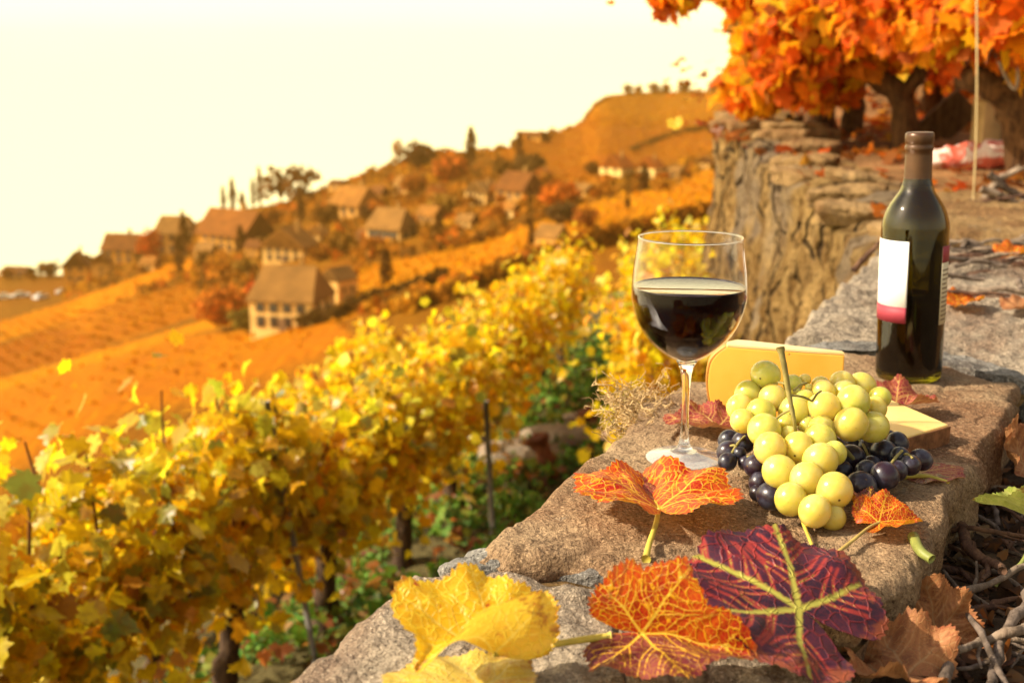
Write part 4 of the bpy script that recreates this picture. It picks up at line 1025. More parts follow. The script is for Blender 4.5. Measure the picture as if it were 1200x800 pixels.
def prism(name, outline, z0, z1, mat, parent, bev=.002, subd=0):
    n = len(outline); V = [V3(x, y, z0) for x, y in outline]+[V3(x, y, z1) for x, y in outline]
    Fc = [tuple(reversed(range(n))), tuple(range(n, 2*n))]+[(i, (i+1) % n, (i+1) % n+n, i+n) for i in range(n)]
    o = mesh(name, V, Fc, mat, parent, True)
    bm = bmesh.new(); bm.from_mesh(o.data); bmesh.ops.recalc_face_normals(bm, faces=bm.faces); bm.to_mesh(o.data); bm.free()
    if bev:
        b = o.modifiers.new('bevel', 'BEVEL'); b.width = bev; b.segments = 3; b.limit_method = 'ANGLE'; b.angle_limit = R(35)
    for p in o.data.polygons: p.use_smooth = False
    o.modifiers.new('wn', 'WEIGHTED_NORMAL')
    return o
def cheese_block():
    L = at(838, 487, 0); Rr = at(985, 500, 0)
    th = thing('cheese_wedge', 'tall yellow cheese wedge standing on its rind behind the grapes', 'cheese', (L+Rr)/2)
    h = .0815; ex = (Rr-L); ex.z = 0; ln = ex.length; ex.normalize(); ey = Vector((-ex.y, ex.x, 0))
    gm = cheese_mat('yellow_cheese', (.82, .38, .045), (.86, .44, .07))
    rm = cheese_mat('pale_rind', (.78, .58, .30), (.70, .48, .20), .1)
    # closed body: the rind side bulges at the left, cut face towards the camera
    nz = 20; nu = 24; V = []; Fc = []
    def bulge(z): u = z/h; return -.010*max(0,math.sin(math.pi*max(0,min(1, u))))**.8+ .012*max(0, u-.72)/.28*max(0, u-.72)/.28
    rows = []
    for k in range(nz+1):
        z = -.001+(h)*k/nz; x0 = bulge(z)
        ring = [(x0+ (ln-x0)*i/nu, -.0015*math.sin(i/nu*math.pi)) for i in range(nu+1)]      # front
        ring += [(ln*.98, .008), (ln*.55, .020), (ln*.2, .030), (x0+.006, .030), (x0-.003, .016)]  # back and rind
        rows.append([L+ex*a+ey*b+V3(0, 0, z) for a, b in ring])
    n = len(rows[0])
    for r_ in rows: V += r_
    for k in range(nz):
        for i in range(n): j = (i+1) % n; Fc.append((k*n+i, k*n+j, (k+1)*n+j, (k+1)*n+i))
    Fc.append(tuple(reversed(range(n)))); Fc.append(tuple(nz*n+i for i in range(n)))
    o = mesh('paste', V, Fc, gm, th, False)
    b = o.modifiers.new('bevel', 'BEVEL'); b.width = .0016; b.segments = 2; b.limit_method = 'ANGLE'; b.angle_limit = R(50)
    # rind: skin over the top and the curved left side
    top = [(p-L).xy for p in rows[-1]]
    zt = h-.001
    V = [p+V3(0, 0, .0003) for p in rows[-1]]; c_ = sum(V, Vector())/n
    V2 = [c_+(p-c_)*.985+V3(0, 0, .0022) for p in V]
    Fc = [tuple(range(n, 2*n))]+[(i, (i+1) % n, (i+1) % n+n, i+n) for i in range(n)]+[tuple(reversed(range(n)))]
    VV = V+V2; o2 = len(VV)
    # left band
    idx = [n-3, n-2, n-1, 0]
    for k in range(nz+1):
        for q in idx: p = rows[k][q]; VV.append(p-ex*.0004+(-ex*.0012))
        for q in idx: VV.append(rows[k][q]-ex*.0002)
    w8 = 8
    for k in range(nz):
        for q in range(3): a = o2+k*w8+q; Fc.append((a, a+1, a+w8+1, a+w8))
        a = o2+k*w8+3; Fc.append((a, a+4, a+w8+4, a+w8))
        a = o2+k*w8; Fc.append((a+4, a, a+w8, a+w8+4))
    o = mesh('rind', VV, Fc, rm, th, False); o.data.materials.append(cheese_mat('orange_rind', (.62, .27, .05), (.52, .20, .04), .1))
    for p_ in o.data.polygons:
        if min(p_.vertices) >= o2: p_.material_index = 1
cheese_block()
def cheese_small():
    p = [at(1012, 478, .022), at(1040, 466, .022), at(1112, 497, .022), at(1064, 511, .022), at(1028, 498, .022)]
    c = sum(p, Vector())/5; g0 = -.001
    th = thing('cheese_piece', 'flat pale cheese piece with brown rind beside the grapes', 'cheese', V3(c.x, c.y, 0))
    o = prism('paste', [(q.x, q.y) for q in p], g0, .022, cheese_mat('pale_cheese', (.78, .50, .14), (.82, .57, .20), .2), th, .0018)
    # rind on the side facing the camera
    a, b = p[3], p[2]; d = (b-a); d.z = 0; d.normalize(); nr = Vector((d.y, -d.x, 0))
    prism('rind', [((a+nr*.0002).x, (a+nr*.0002).y), ((a+nr*.0026).x, (a+nr*.0026).y), ((b+nr*.0026).x, (b+nr*.0026).y), ((b+nr*.0002).x, (b+nr*.0002).y)], g0, .0205, simple('brown_rind', (.20, .085, .035), .85, .4, 90, .2, bump=.001, bscale=400), th, .0008)
cheese_small()

# ------------------------------------------------------------------ grapes
def grape_mat(name, c1, c2, sss, bloom, rough, spot=True):
    m, nt = newmat(name); t = NT(nt); g = t.geo()
    oi = t.n('ShaderNodeObjectInfo').outputs['Random']
    n = t.noise(g, 1.3, 3); n2 = t.noise(g, 5, 4, .7); n3 = t.noise(g, .9, 3, .6)
    c = t.mix(oi, c1, c2)
    c = t.mix(t.math('MULTIPLY', t.step(n, .4, .7), .25), c, [min(1, x*1.25) for x in c2])
    if bloom: c = t.mix(t.math('MULTIPLY', t.step(n3, .42, .66), bloom[3]), c, bloom[:3])
    if spot: c = t.mix(t.math('MULTIPLY', t.step(n2, .62, .70), .55), c, (.30, .17, .04))
    sc_ = t.n('ShaderNodeVectorMath', operation='DISTANCE'); t.l(g, sc_.inputs[0]); sc_.inputs[1].default_value = (.1, -.93, -.30)
    c = t.mix(t.step(sc_.outputs['Value'], .10, .04), c, (.10, .055, .02))
    b = t.n('ShaderNodeBsdfPrincipled', i_Base_Color=c, i_Roughness=rough, i_Specular_IOR_Level=.5, i_Subsurface_Weight=sss, i_Subsurface_Radius=(.026, .020, .006), i_Subsurface_Scale=1.0)
    t.l(t.bump(n2, .12, .0006), b.inputs['Normal'])
    rr = t.math('ADD', rough, t.math('MULTIPLY', n3, .22)); t.l(rr, b.inputs['Roughness'])
    t.out(b.outputs[0]); return m
M_GREEN = grape_mat('green_grape_skin', (.48, .48, .075), (.66, .49, .10), .9, (.62, .58, .28, .3), .11)
M_BLACK = grape_mat('black_grape_skin', (.010, .009, .016), (.022, .008, .016), .0, (.06, .065, .095, .65), .20, False)
M_STALK = simple('grape_stalk', (.24, .20, .06), .7, .35, 60, .3, bump=.001, bscale=300)
def sphere_mesh(name):
    me = bpy.data.meshes.new(name); bm = bmesh.new(); bmesh.ops.create_uvsphere(bm, u_segments=32, v_segments=20, radius=1.0); bm.to_mesh(me); bm.free()
    me.polygons.foreach_set('use_smooth', [True]*len(me.polygons)); return me
def bunch(name, label, lst, Yf, mat, stalks, cols=None):
    pts = []
    for x, y, r in lst:
        px = 840+x/3.2; py = 390+y/3.2; Y = Yf(px, py); p = at(px, py, Y=Y); rad = r/3.2*depth(p)/F*(1.10 if mat == M_GREEN else 1.10)
        pts.append([px, py, Y, rad])
    def pos(q): return at(q[0], q[1], Y=q[2])
    for it in range(60):                    # slide along the sight line until the berries no longer interpenetrate
        mv = [0]*len(pts); PP = [pos(q) for q in pts]
        for i in range(len(pts)):
            for j in range(i):
                d = (PP[i]-PP[j]).length; mn_ = (pts[i][3]+pts[j][3])*.90
                if d < mn_:
                    s = 1 if PP[i].y > PP[j].y else -1; a = (mn_-d)*.35; mv[i] += s*a; mv[j] -= s*a
        for i, q in enumerate(pts):
            q[2] += mv[i]*.5
            # berries cannot sink into the slab
            k, s_ = ks(q[0], q[1]); ymax = (q[3]-CAMZ+.000)/s_
            q[2] = min(q[2], ymax*(1.016 if q[0] > 970 and q[1] > 600 else 1))
    return pts, pos
def place_bunch(name, label, cat, pts, pos, mat, stalks, mats=None):
    c = sum((pos(q) for q in pts), Vector())/len(pts); c.z = 0
    th = thing(name, label, cat, c); me = sphere_mesh('grape'); me.materials.append(mat)
    for i, q in enumerate(pts):
        p = pos(q); o = bpy.data.objects.new('grape', me); COL.objects.link(o); o.parent = th
        o.location = p-c; o.scale = (q[3]*random.uniform(.96, 1.03), q[3]*random.uniform(.96, 1.03), q[3]*random.uniform(1.0, 1.09)); o.rotation_euler = (random.uniform(-1.6, 1.6), random.uniform(-1.6, 1.6), random.uniform(-3, 3))
    tubes('stalk', stalks, M_STALK, th, 8, .25)
    return th
GREEN = [(183, 157, 52), (118, 232, 50), (210, 243, 48), (88, 280, 48), (97, 330, 44), (166, 300, 50), (178, 365, 58), (290, 295, 53), (200, 433, 57), (304, 430, 53), (237, 522, 60), (338, 547, 58), (277, 623, 57), (440, 590, 62), (368, 667, 56), (434, 690, 46), (388, 478, 60), (385, 398, 55), (395, 368, 50),
         (403, 283, 57), (400, 222, 42), (480, 226, 45), (512, 258, 57), (503, 342, 57), (585, 352, 55), (593, 282, 42), (545, 198, 48), (470, 190, 45), (612, 242, 38), (390, 200, 36), (270, 385, 34), (340, 345, 34), (285, 192, 34), (330, 175, 21), (300, 222, 17), (255, 340, 32), (440, 450, 42), (330, 250, 36), (345, 205, 14), (272, 222, 12)]
gp, gpos = bunch('g', '', GREEN, lambda px, py: .955+(610-py)/171*.150+max(0, px-965)*.0002, M_GREEN, None)
def gat(px, py, Y): return at(px, py, Y=Y)
gst = [(curve([gat(914, 407, 1.045), gat(918, 425, 1.04), gat(926, 470, 1.035), gat(931, 495, 1.03), gat(934, 520, 1.05)], 20), [.0032-.0001*j+(.0008 if j < 2 else 0) for j in range(20)])]
for a, b in (((927, 463), (952, 470)), ((928, 480), (908, 492)), ((926, 455), (912, 448)), ((952, 470), (962, 458)), ((930, 458), (945, 448)), ((934, 500), (946, 510)), ((908, 492), (901, 498))):
    gst.append((curve([gat(a[0], a[1], 1.04), gat((a[0]+b[0])/2, (a[1]+b[1])/2-2, 1.042), gat(b[0], b[1], 1.05)], 8), .0011))
place_bunch('green_grape_bunch', 'bunch of pale green grapes heaped in front of the cheese', 'grapes', gp, gpos, M_GREEN, gst)
BLACK = [(45, 402, 36), (100, 410, 40), (45, 447, 40), (40, 482, 32), (145, 500, 40), (108, 487, 26), (205, 612, 50), (158, 562, 36), (152, 600, 28), (85, 450, 24),
         (505, 470, 50), (520, 415, 46), (625, 450, 48), (675, 415, 40), (685, 465, 36), (540, 575, 52), (630, 535, 48), (465, 520, 42), (675, 515, 37), (725, 495, 37), (765, 475, 39), (570, 430, 38), (580, 500, 38), (485, 580, 40), (640, 395, 32), (560, 520, 40), (450, 430, 36)]
bp, bpos = bunch('b', '', BLACK, lambda px, py: 1.022+(577-py)/57*.06, M_BLACK, None)
bst = [(curve([bpos(bp[a])+V3(0, -.006, .008), (bpos(bp[a])+bpos(bp[b]))/2+V3(0, -.004, .008), bpos(bp[b])], 8), .0013) for a, b in ((1, 3), (2, 9), (14, 16), (19, 14), (11, 22), (5, 4))]
bst.append((curve([gat(1002, 540, 1.06), gat(985, 520, 1.05), gat(972, 505, 1.06)], 8), .002))
place_bunch('black_grape_bunch', 'bunch of dark blue black grapes lying under the green ones', 'grapes', bp, bpos, M_BLACK, bst)

# ------------------------------------------------------------------ hero leaves
LOBES = [(0, .64), (16, .545), (27, .50), (40, .53), (54, .575), (70, .49), (84, .43), (98, .45), (114, .475), (130, .41), (148, .35), (162, .28), (172, .15), (180, .03)]
def outline(th, ser=.022, sh=0.0, rnd=0.0):
    a = abs(math.degrees(th)); r = float(np.interp(a, [p[0] for p in LOBES], [p[1] for p in LOBES]))
    r += rnd*max(0, (.56-.0007*a)-r)*min(1, (168-a)/20 if a < 168 else 0)
    if rnd: r = min(r, .56)
    x = (a/360*74) % 1; tooth = 1.5*(x/.65 if x < .65 else (1-x)/.35)
    y = (a/360*22) % 1; t2 = (y/.6 if y < .6 else (1-y)/.4)
    return r*(1+sh*mn.noise(V3(th*1.5, sh*9, 0)))+(ser*tooth+.02*t2-.02)*min(1, (180-a)/25)
def vein_segs():
    S = []; rv = random.Random(3)
    for A in (0, 54, -54, 114, -114):
        a = R(A); L = outline(a, 0)*.97; d = np.array([math.sin(a), math.cos(a)])
        S.append((np.zeros(2), d*L*.5, .0075, .0045)); S.append((d*L*.5, d*L+np.array([d[1], -d[0]])*rv.uniform(-.03, .03), .0045, .0015))
        for f in ((.20, .34, .48, .62, .75, .87) if abs(A) < 100 else (.3, .5, .7, .86)):
            for sg in (-1, 1):
                f = min(.93, f+rv.uniform(-.05, .05)); b = a+sg*R(46+rv.uniform(-9, 9)); l2 = L*(1-f)*.62+.05; p = d*L*f
                mid = p+np.array([math.sin(b), math.cos(b)])*l2*.55; b2 = a+sg*R(34); e = mid+np.array([math.sin(b2), math.cos(b2)])*l2*.45
                S.append((p, mid, .0022, .0014)); S.append((mid, e, .0014, .0002))
    return S
VS = vein_segs()
def hero_leaf(name, label, junction, size, az, pitch, roll, mat, fold=(10, 10), kap=(0, 0), curl=0.0, wave=.03, ser=.022, seed=0, petiole=None, pet_r=.0016, pmat=None, cat='leaf', sh=.1, group=None, drape=False, twist=None, rnd=0.0):
    nth, nr = 252, 46
    ths = np.linspace(-math.pi, math.pi, nth, endpoint=False); fr = np.linspace(0, 1, nr+1)[1:]**.85
    rad = np.array([outline(t_, ser, sh, rnd) for t_ in ths])
    U = np.concatenate([[0]]+[f*rad*np.sin(ths) for f in fr]); W = np.concatenate([[0]]+[f*rad*np.cos(ths) for f in fr])
    Q = np.stack([U, W], 1); vd = np.full(len(Q), 9.0); vp = np.full(len(Q), 9.0)
    for p, e, w0, w1 in VS:
        d = e-p; L2 = d@d; tt = np.clip(((Q-p)@d)/L2, 0, 1); dist = np.linalg.norm(Q-p-tt[:, None]*d, axis=1)-(w0+(w1-w0)*tt); vd = np.minimum(vd, np.maximum(dist, 0)); vp = np.minimum(vp, np.maximum(dist+(0 if w0 > .004 else (.0125 if w0 > .002 else 9)), 0))
    # shape: fold along the midrib, lateral and lengthwise curl, puckering between the veins
    X = np.zeros(len(Q)); Z = np.zeros(len(Q))
    for sgn, fo, ka in ((-1, fold[0], kap[0]), (1, fold[1], kap[1])):
        mk = (U < 0) if sgn < 0 else (U >= 0); au = np.abs(U[mk]); an = R(fo)+R(ka)*au/.5*.5
        if twist and sgn == twist[0]: an = an+R(twist[1])*np.clip((.32-W[mk])/.45, 0, 1)
        X[mk] = sgn*au*np.cos(an); Z[mk] = au*np.sin(an)
    al = R(curl)*W/.6*.5
    Yv = W*np.cos(al)-0*Z; Zv = W*np.sin(al)+Z*np.cos(al)
    rr = np.sqrt(U*U+W*W)
    for i in range(len(Q)):
        v = V3(U[i]*3.2+seed*3.1, W[i]*3.2, seed)
        Zv[i] += wave*(mn.noise(v)+.35*mn.noise(v*2.7))*min(1, rr[i]*3)
    Zv += .010*np.minimum(vd, .05)/.05
    Zv += wave*.9*np.sin(9*np.arctan2(U, W+1e-9)+seed)*np.clip((rr-.2)*2.5, 0, 1)
    Mx = Matrix.Rotation(R(az-90), 3, 'Z') @ Matrix.Rotation(R(pitch), 3, 'X') @ Matrix.Rotation(R(roll), 3, 'Y')
    J = Vector(junction); V = [J+Mx @ (V3(X[i], Yv[i], Zv[i])*size) for i in range(len(Q))]
    if drape:                                # a lying leaf cannot pass through the slab
        for v in V:
            lo = drape(v.x, v.y)+.0012
            if v.z < lo: v.z = lo+.12*min(.01, lo-v.z)
    Fc = [(0, 1+j, 1+(j+1) % nth) for j in range(nth) if j != 0]+[(1+i*nth+j, 1+(i+1)*nth+j, 1+(i+1)*nth+(j+1) % nth, 1+i*nth+(j+1) % nth) for i in range(nr-1) for j in range(nth) if j != 0 and j != nth-1]
    th = thing(name, label, cat, J, group)
    o = mesh('blade', V, Fc, mat, th)
    at_ = o.data.attributes.new('vd', 'FLOAT', 'POINT'); at_.data.foreach_set('value', vd.astype(np.float32))
    at2 = o.data.attributes.new('vp', 'FLOAT', 'POINT'); at2.data.foreach_set('value', vp.astype(np.float32))
    uvl = o.data.uv_layers.new(name='flat'); li = np.empty(len(o.data.loops), np.int32); o.data.loops.foreach_get('vertex_index', li)
    uvl.data.foreach_set('uv', (Q[li]+.8).astype(np.float32).ravel())
    if petiole: tubes('petiole', [(curve([J]+[Vector(p) for p in petiole], 14), [pet_r*(.8+.35*(j/13)**2+(.35 if j == 13 else 0)) for j in range(14)])], pmat or M_PET, th, 10, .1)
    return o
M_PET = simple('yellow_petiole', (.50, .40, .06), .5, .2, 60, .35)
M_PETR = simple('olive_petiole', (.42, .30, .08), .5, .25, 60, .35)
M_PETG = simple('green_stem', (.20, .22, .05), .5, .2, 60, .35)
HY = hero_leaf_mat('yellow_leaf', (.70, .36, .005), (.76, .46, .008), (.82, .62, .05), (.74, .46, .015), (.82, .66, .14), .012, 17, .12, .38, spot=(.50, .10, .01))
HYB = hero_leaf_mat('yellow_brown_leaf', (.50, .24, .015), (.62, .40, .03), (.66, .50, .10), (.62, .46, .06), (.66, .55, .18), .03, 22, .1, .3, spot=(.26, .09, .012))
HO = hero_leaf_mat('orange_red_leaf', (.40, .010, .003), (.62, .060, .004), (.84, .40, .010), (.80, .30, .008), (.84, .52, .05), .004, 17, .085, .36, net_mix=.8)
HR = hero_leaf_mat('red_yellow_leaf', (.40, .012, .005), (.54, .060, .006), (.82, .42, .012), (.74, .30, .012), (.80, .55, .06), .004, 18, .085, .32, net_mix=.82, side=((.13, .016, .026), (.24, .05, .045)))
HV = hero_leaf_mat('crimson_leaf', (.22, .020, .026), (.32, .045, .045), (.50, .20, .06), (.42, .13, .05), (.60, .42, .12), .010, 17, .08, .28, net_mix=.75)
HP = hero_leaf_mat('purple_leaf', (.030, .008, .022), (.075, .012, .030), (.20, .016, .022), (.34, .035, .030), (.46, .42, .07), .011, 12, .08, .18, rough=.52, net_mix=.8, bump=.7, core=(.36, .33, .05))
HB = hero_leaf_mat('brown_dry_leaf', (.34, .13, .045), (.24, .085, .03), (.42, .20, .07), (.40, .17, .06), (.46, .26, .11), .02, 20, .08, .2, rough=.7)
HG = hero_leaf_mat('green_leaf', (.32, .42, .05), (.42, .48, .06), (.55, .55, .12), (.50, .52, .10), (.60, .58, .2), .02, 24, .08, .38)
SLAB = lambda x, y: gz(x, y)
FRONT = lambda x, y: -.010+1.8*gz(x, y)
SOIL = lambda x, y: soil_z(x, y)
hero_leaf('yellow_vine_leaf', 'bright yellow vine leaf with orange blotches on the front slab', at(578, 766, .014), .112, 166, 18, 0, HY, (2, 52), (-10, -24), 14, .05, twist=(-1, 112), seed=1, sh=.15, petiole=[at(640, 756, .012), at(690, 748, .008), at(716, 746, .008)], pet_r=.0026, drape=FRONT)
hero_leaf('curled_vine_leaf', 'mottled yellow brown leaf lying at the bottom edge of the slab', at(566, 806, .0), .105, 172, 3, 4, HYB, (8, 8), (10, -10), -8, .04, seed=2, drape=FRONT)
hero_leaf('folded_vine_leaf', 'orange red leaf folded like wings in front of the wine glass', at(772, 597, .012), .150, 92, -4, 0, HO, (40, 34), (-62, -46), 10, .045, seed=5, sh=.15, petiole=[at(768, 615, .008), at(760, 640, .004), at(757, 655, .002)], pet_r=.0026, drape=SLAB)
hero_leaf('crimson_vine_leaf', 'red yellow leaf with upright upper half beside the purple leaf', at(752, 742, .010), .112, -16, 6, 0, HR, (104, -8), (-20, 10), -10, .05, seed=4, sh=.15, petiole=[at(748, 738, .004), at(735, 732, .001)], pet_r=.0026, pmat=M_PETG, drape=FRONT)
hero_leaf('purple_vine_leaf', 'large dark purple leaf with yellow green veins on the front slab', at(936, 714, .010), .150, 150, 26, -12, HP, (2, 6), (14, -10), -14, .034, seed=6, sh=.08, rnd=1.0, ser=.016, drape=lambda x, y: max(FRONT(x, y), -.02))
hero_leaf('dark_red_leaf', 'dark crimson leaf under the foot of the cheese wedge and glass', at(842, 500, .010), .095, 175, 8, 0, HV, (10, 14), (20, 10), -10, .05, seed=7, drape=SLAB)
hero_leaf('dark_red_leaf', 'small purple red scrap of leaf behind the folded orange leaf', at(776, 588, .006), .05, 110, 10, 0, HV, (20, 20), (10, 10), 0, .05, seed=8, drape=SLAB)
hero_leaf('dark_red_leaf', 'crinkled red leaf poking out behind the flat cheese piece', at(1050, 478, .008), .085, 15, 14, 0, HV, (24, 20), (30, 20), -20, .06, seed=9, drape=SLAB)
hero_leaf('dark_red_leaf', 'flat dull red leaf at the slab edge right of the black grapes', at(1078, 556, .003), .075, 20, 2, 0, HV, (4, 6), (6, 6), -6, .035, seed=10, drape=SLAB, petiole=[at(1062, 553, .004), at(1040, 558, .004)], pmat=M_PET)
hero_leaf('small_orange_leaf', 'small orange and red leaf with a long stalk below the black grapes', at(1030, 612, .010), .060, 8, 12, 6, HO, (30, 12), (10, 20), -20, .05, seed=11, petiole=[at(1018, 618, .010), at(998, 634, .006), at(976, 652, .002)], pet_r=.0016, pmat=M_PETR, drape=SLAB)
hero_leaf('small_red_leaf', 'small crimson leaf tucked against the lowest black grapes', at(1024, 600, .008), .045, 150, 26, 0, HR, (30, 20), (20, 20), -10, .06, seed=12, drape=SLAB)
hero_leaf('brown_dry_leaf', 'upright curled brown dry leaf beside the corner of the slab', at(1098, 742, -.06), .075, 110, 55, -10, HB, (26, 14), (-40, 40), 40, .12, seed=13, petiole=[at(1110, 752, -.06), at(1130, 760, -.065)], pmat=M_PETR, drape=SOIL)
hero_leaf('brown_dry_leaf', 'large flat brown dry leaf at the bottom edge right of the purple leaf', at(1062, 790, -.045), .110, 155, 12, 0, HB, (14, 20), (30, 40), -30, .12, seed=14)
hero_leaf('brown_dry_leaf', 'brown dry leaf standing at the right edge beside the slab', at(1200, 545, -.04), .085, 115, 50, 0, HB, (20, 20), (30, -30), 30, .12, seed=15)
hero_leaf('green_vine_leaf', 'yellow green leaf curving in from the right edge', at(1215, 610, -.015), .085, 160, 22, 24, HG, (24, 30), (10, 10), -14, .03, seed=16, sh=.2, petiole=[at(1200, 655, -.04), at(1180, 672, -.05), at(1165, 684, -.06)], pet_r=.0022, pmat=M_PETG)
hero_leaf('orange_dry_leaf', 'orange dry leaf lying just right of the bottle', at(1124, 356, .01), .075, 30, 8, 0, HO, (20, 14), (20, 20), -10, .06, seed=17)
hero_leaf('orange_dry_leaf', 'orange dry leaf among the grey twigs behind the bottle', at(1186, 300, .02), .09, 20, 8, 0, HO, (20, 14), (20, 20), -10, .06, seed=18)
hero_leaf('orange_dry_leaf', 'rust coloured leaf at the right edge below the grey twigs', at(1192, 362, .01), .07, 10, 6, 0, HB, (20, 14), (20, 20), -10, .06, seed=19)
hero_leaf('hanging_leaf', 'single yellow leaf hanging in the air before the hilltop', at(791, 143, Y=3.2), .048, -80, -50, 20, HY, (10, 10), (0, 0), 10, .05, seed=20, ser=.01)
hero_leaf('hanging_leaf', 'tiny orange leaf in the sky at the top edge', at(715, 3, Y=4.6), .035, -60, -40, 20, HO, (10, 10), (0, 0), 10, .05, seed=21, ser=.01)
# loose stems
def stem(name, label, pts, r, mat, cat='stem', sides=9):
    th = thing(name, label, cat, pts[0]); tubes('shoot', [(curve(pts, 16), [r*(1.1-.2*j/15) for j in range(16)])], mat, th, sides, .25); return th
stem('leaf_stem', 'pale yellow leaf stem lying under the lowest green grapes', [at(938, 604, .004), at(946, 625, .003), at(953, 642, .002)], .0016, M_PET)
stem('leaf_stem', 'green snapped stem lying at the slab edge near the twigs', [at(1070, 628, .004), at(1078, 645, .002), at(1092, 655, .0)], .0042, M_PETG)
stem('leaf_stem', 'short yellow stem beside the flat dull red leaf', [at(1054, 558, .006), at(1085, 558, .006), at(1112, 566, .004)], .0024, M_PET)
# dry tendrils on the wall edge
def tendrils():
    c = at(738, 496, .0); th = thing('dry_tendril_tuft', 'tangle of dry straw coloured tendrils on the wall edge behind the glass', 'dried plant', c)
    ps = []
    for i in range(150):
        b = at(random.uniform(722, 785), random.uniform(470, 512), Y=random.uniform(1.27, 1.42)); b.z = random.uniform(-.03, .0)
        b = V3(b.x, b.y, b.z); a = random.uniform(0, 6.28); l = random.uniform(.02, .055); up = random.uniform(.1, 1)
        w_ = random.uniform(8, 22); pts = []
        for j in range(12):
            u = j/11
            pts.append(b+V3(math.cos(a)*l*u*.7-.012*u+.006*math.sin(w_*u), math.sin(a)*l*u*.7+.006*math.cos(w_*u*.9), l*up*u+.004*math.sin(w_*1.2*u+i)))
        ps.append((pts, [.0008*(1.1-.6*j/11) for j in range(12)]))
    tubes('tendril', ps, simple('straw', (.52, .36, .17), .8, .35, 60), th, 5)
tendrils()

# ------------------------------------------------------------------ twigs
TW = [bark_mat('grey_twig', (.20, .15, .115), (.07, .05, .035)), bark_mat('brown_twig', (.16, .085, .05), (.06, .03, .02)), bark_mat('pale_twig', (.32, .24, .17), (.13, .09, .06))]
def twig(pts, r, mi, label, group=None, branch=True):
    pts = [Vector(q) for q in pts]; kk = [pts[0]]
    for a_, b_ in zip(pts, pts[1:]):
        for u_ in (.35, .7, 1): kk.append(a_.lerp(b_, u_)+(V3(random.gauss(0, 1), random.gauss(0, 1), random.gauss(0, .6))*(b_-a_).length*.045 if u_ < 1 else V3(0, 0, 0)))
    P = [kk[min(int(i/15*(len(kk)-1)), len(kk)-2)].lerp(kk[min(int(i/15*(len(kk)-1)), len(kk)-2)+1], i/15*(len(kk)-1)-min(int(i/15*(len(kk)-1)), len(kk)-2)) for i in range(16)]; P = [p+V3(random.gauss(0, 1), random.gauss(0, 1), random.gauss(0, 1))*r*.07 for p in P]
    r *= .72; th = thing('twig', label, 'twig', P[0], group); ps = [(P, [r*(1.1-.35*j/15)*(1.25 if j in (5, 10) else 1) for j in range(16)])]
    tubes('stick', ps, TW[mi], th, 8, .22)
    if branch:
        a = P[10]; d = (P[12]-P[8]).normalized(); s = d.cross(V3(0, 0, 1))*random.choice((-1, 1))
        tubes('side_shoot', [([a, a+(d+s*.7)*r*6, a+(d*1.6+s*1.3)*r*7+V3(0, 0, r)], [r*.55, r*.45, r*.3])], TW[mi], th, 6, .3)
Z1 = -.06
big = [([(1115, 760), (1108, 790), (1096, 830)], .0062, 0, 'thick forked grey twig near the bottom edge'),
       ([(1040, 700), (1090, 705), (1140, 690), (1215, 655)], .0050, 2, 'long pale twig reaching out to the right edge'),
       ([(1180, 805), (1150, 740), (1122, 690), (1105, 668)], .0034, 0, 'slender grey twig slanting up from the bottom right corner'),
       ([(1215, 735), (1180, 742), (1150, 752), (1120, 762)], .0052, 2, 'pale twig lying level above the bottom right corner'),
       ([(1118, 612), (1135, 640), (1158, 660), (1175, 668)], .0075, 1, 'thick dark twig in the gap beside the slab'),
       ([(1100, 622), (1140, 618), (1215, 632)], .0036, 1, 'thin brown twig along the top of the twig heap'),
       ([(1108, 655), (1090, 662), (1060, 648), (1030, 630)], .0012, 1, 'hair thin stalk running from the slab into the twig heap'),
       ([(1215, 690), (1190, 720), (1170, 770), (1160, 810)], .0058, 0, 'smooth grey twig curving down at the right edge')]
for pts, r, mi, lb in big: twig([at(a, b, Z1+.006+.012*(i % 2)) for i, (a, b) in enumerate(pts)], r, mi, lb, 'twigs heaped beside the slab')
for i in range(46):
    c = at(random.uniform(1085, 1215), random.uniform(560, 800), -.07); 
    if c.x < at(1150-(c.y-.85)*60, 700, -.07).x-.16: continue
    a = random.uniform(0, 3.14); l = random.uniform(.03, .09); d = V3(math.cos(a), math.sin(a), random.uniform(-.1, .25))
    twig([c-d*l*.5, c+V3(0, 0, .006), c+d*l*.5], random.uniform(.0015, .0042), random.choice((0, 1, 1, 2)), 'short broken twig mixed into the dark litter of the heap beside the slab', 'twigs heaped beside the slab', False)
P = []; C = []
for i in range(2600):
    x = random.uniform(.30, .72); y = random.uniform(.55, 1.5); P.append((x, y, soil_z(x, y)+random.uniform(-.002, .008)))
P = np.array(P); n = len(P)
mark(leafmesh('wood_litter', P, rng.uniform(.006, .026, n), rng.normal(0, .6, (n, 3))+[0, 0, 1], rng.normal(0, 1, (n, 3)), pick([(.10, .055, .03), (.17, .10, .055), (.05, .03, .02), (.26, .16, .09), (.28, .09, .02)], [4, 3, 4, 1.5, .8], n), M_LEAF_FAR, lod=1), 'dark wood chips and crumbled leaves under the twig heap', kind='stuff')
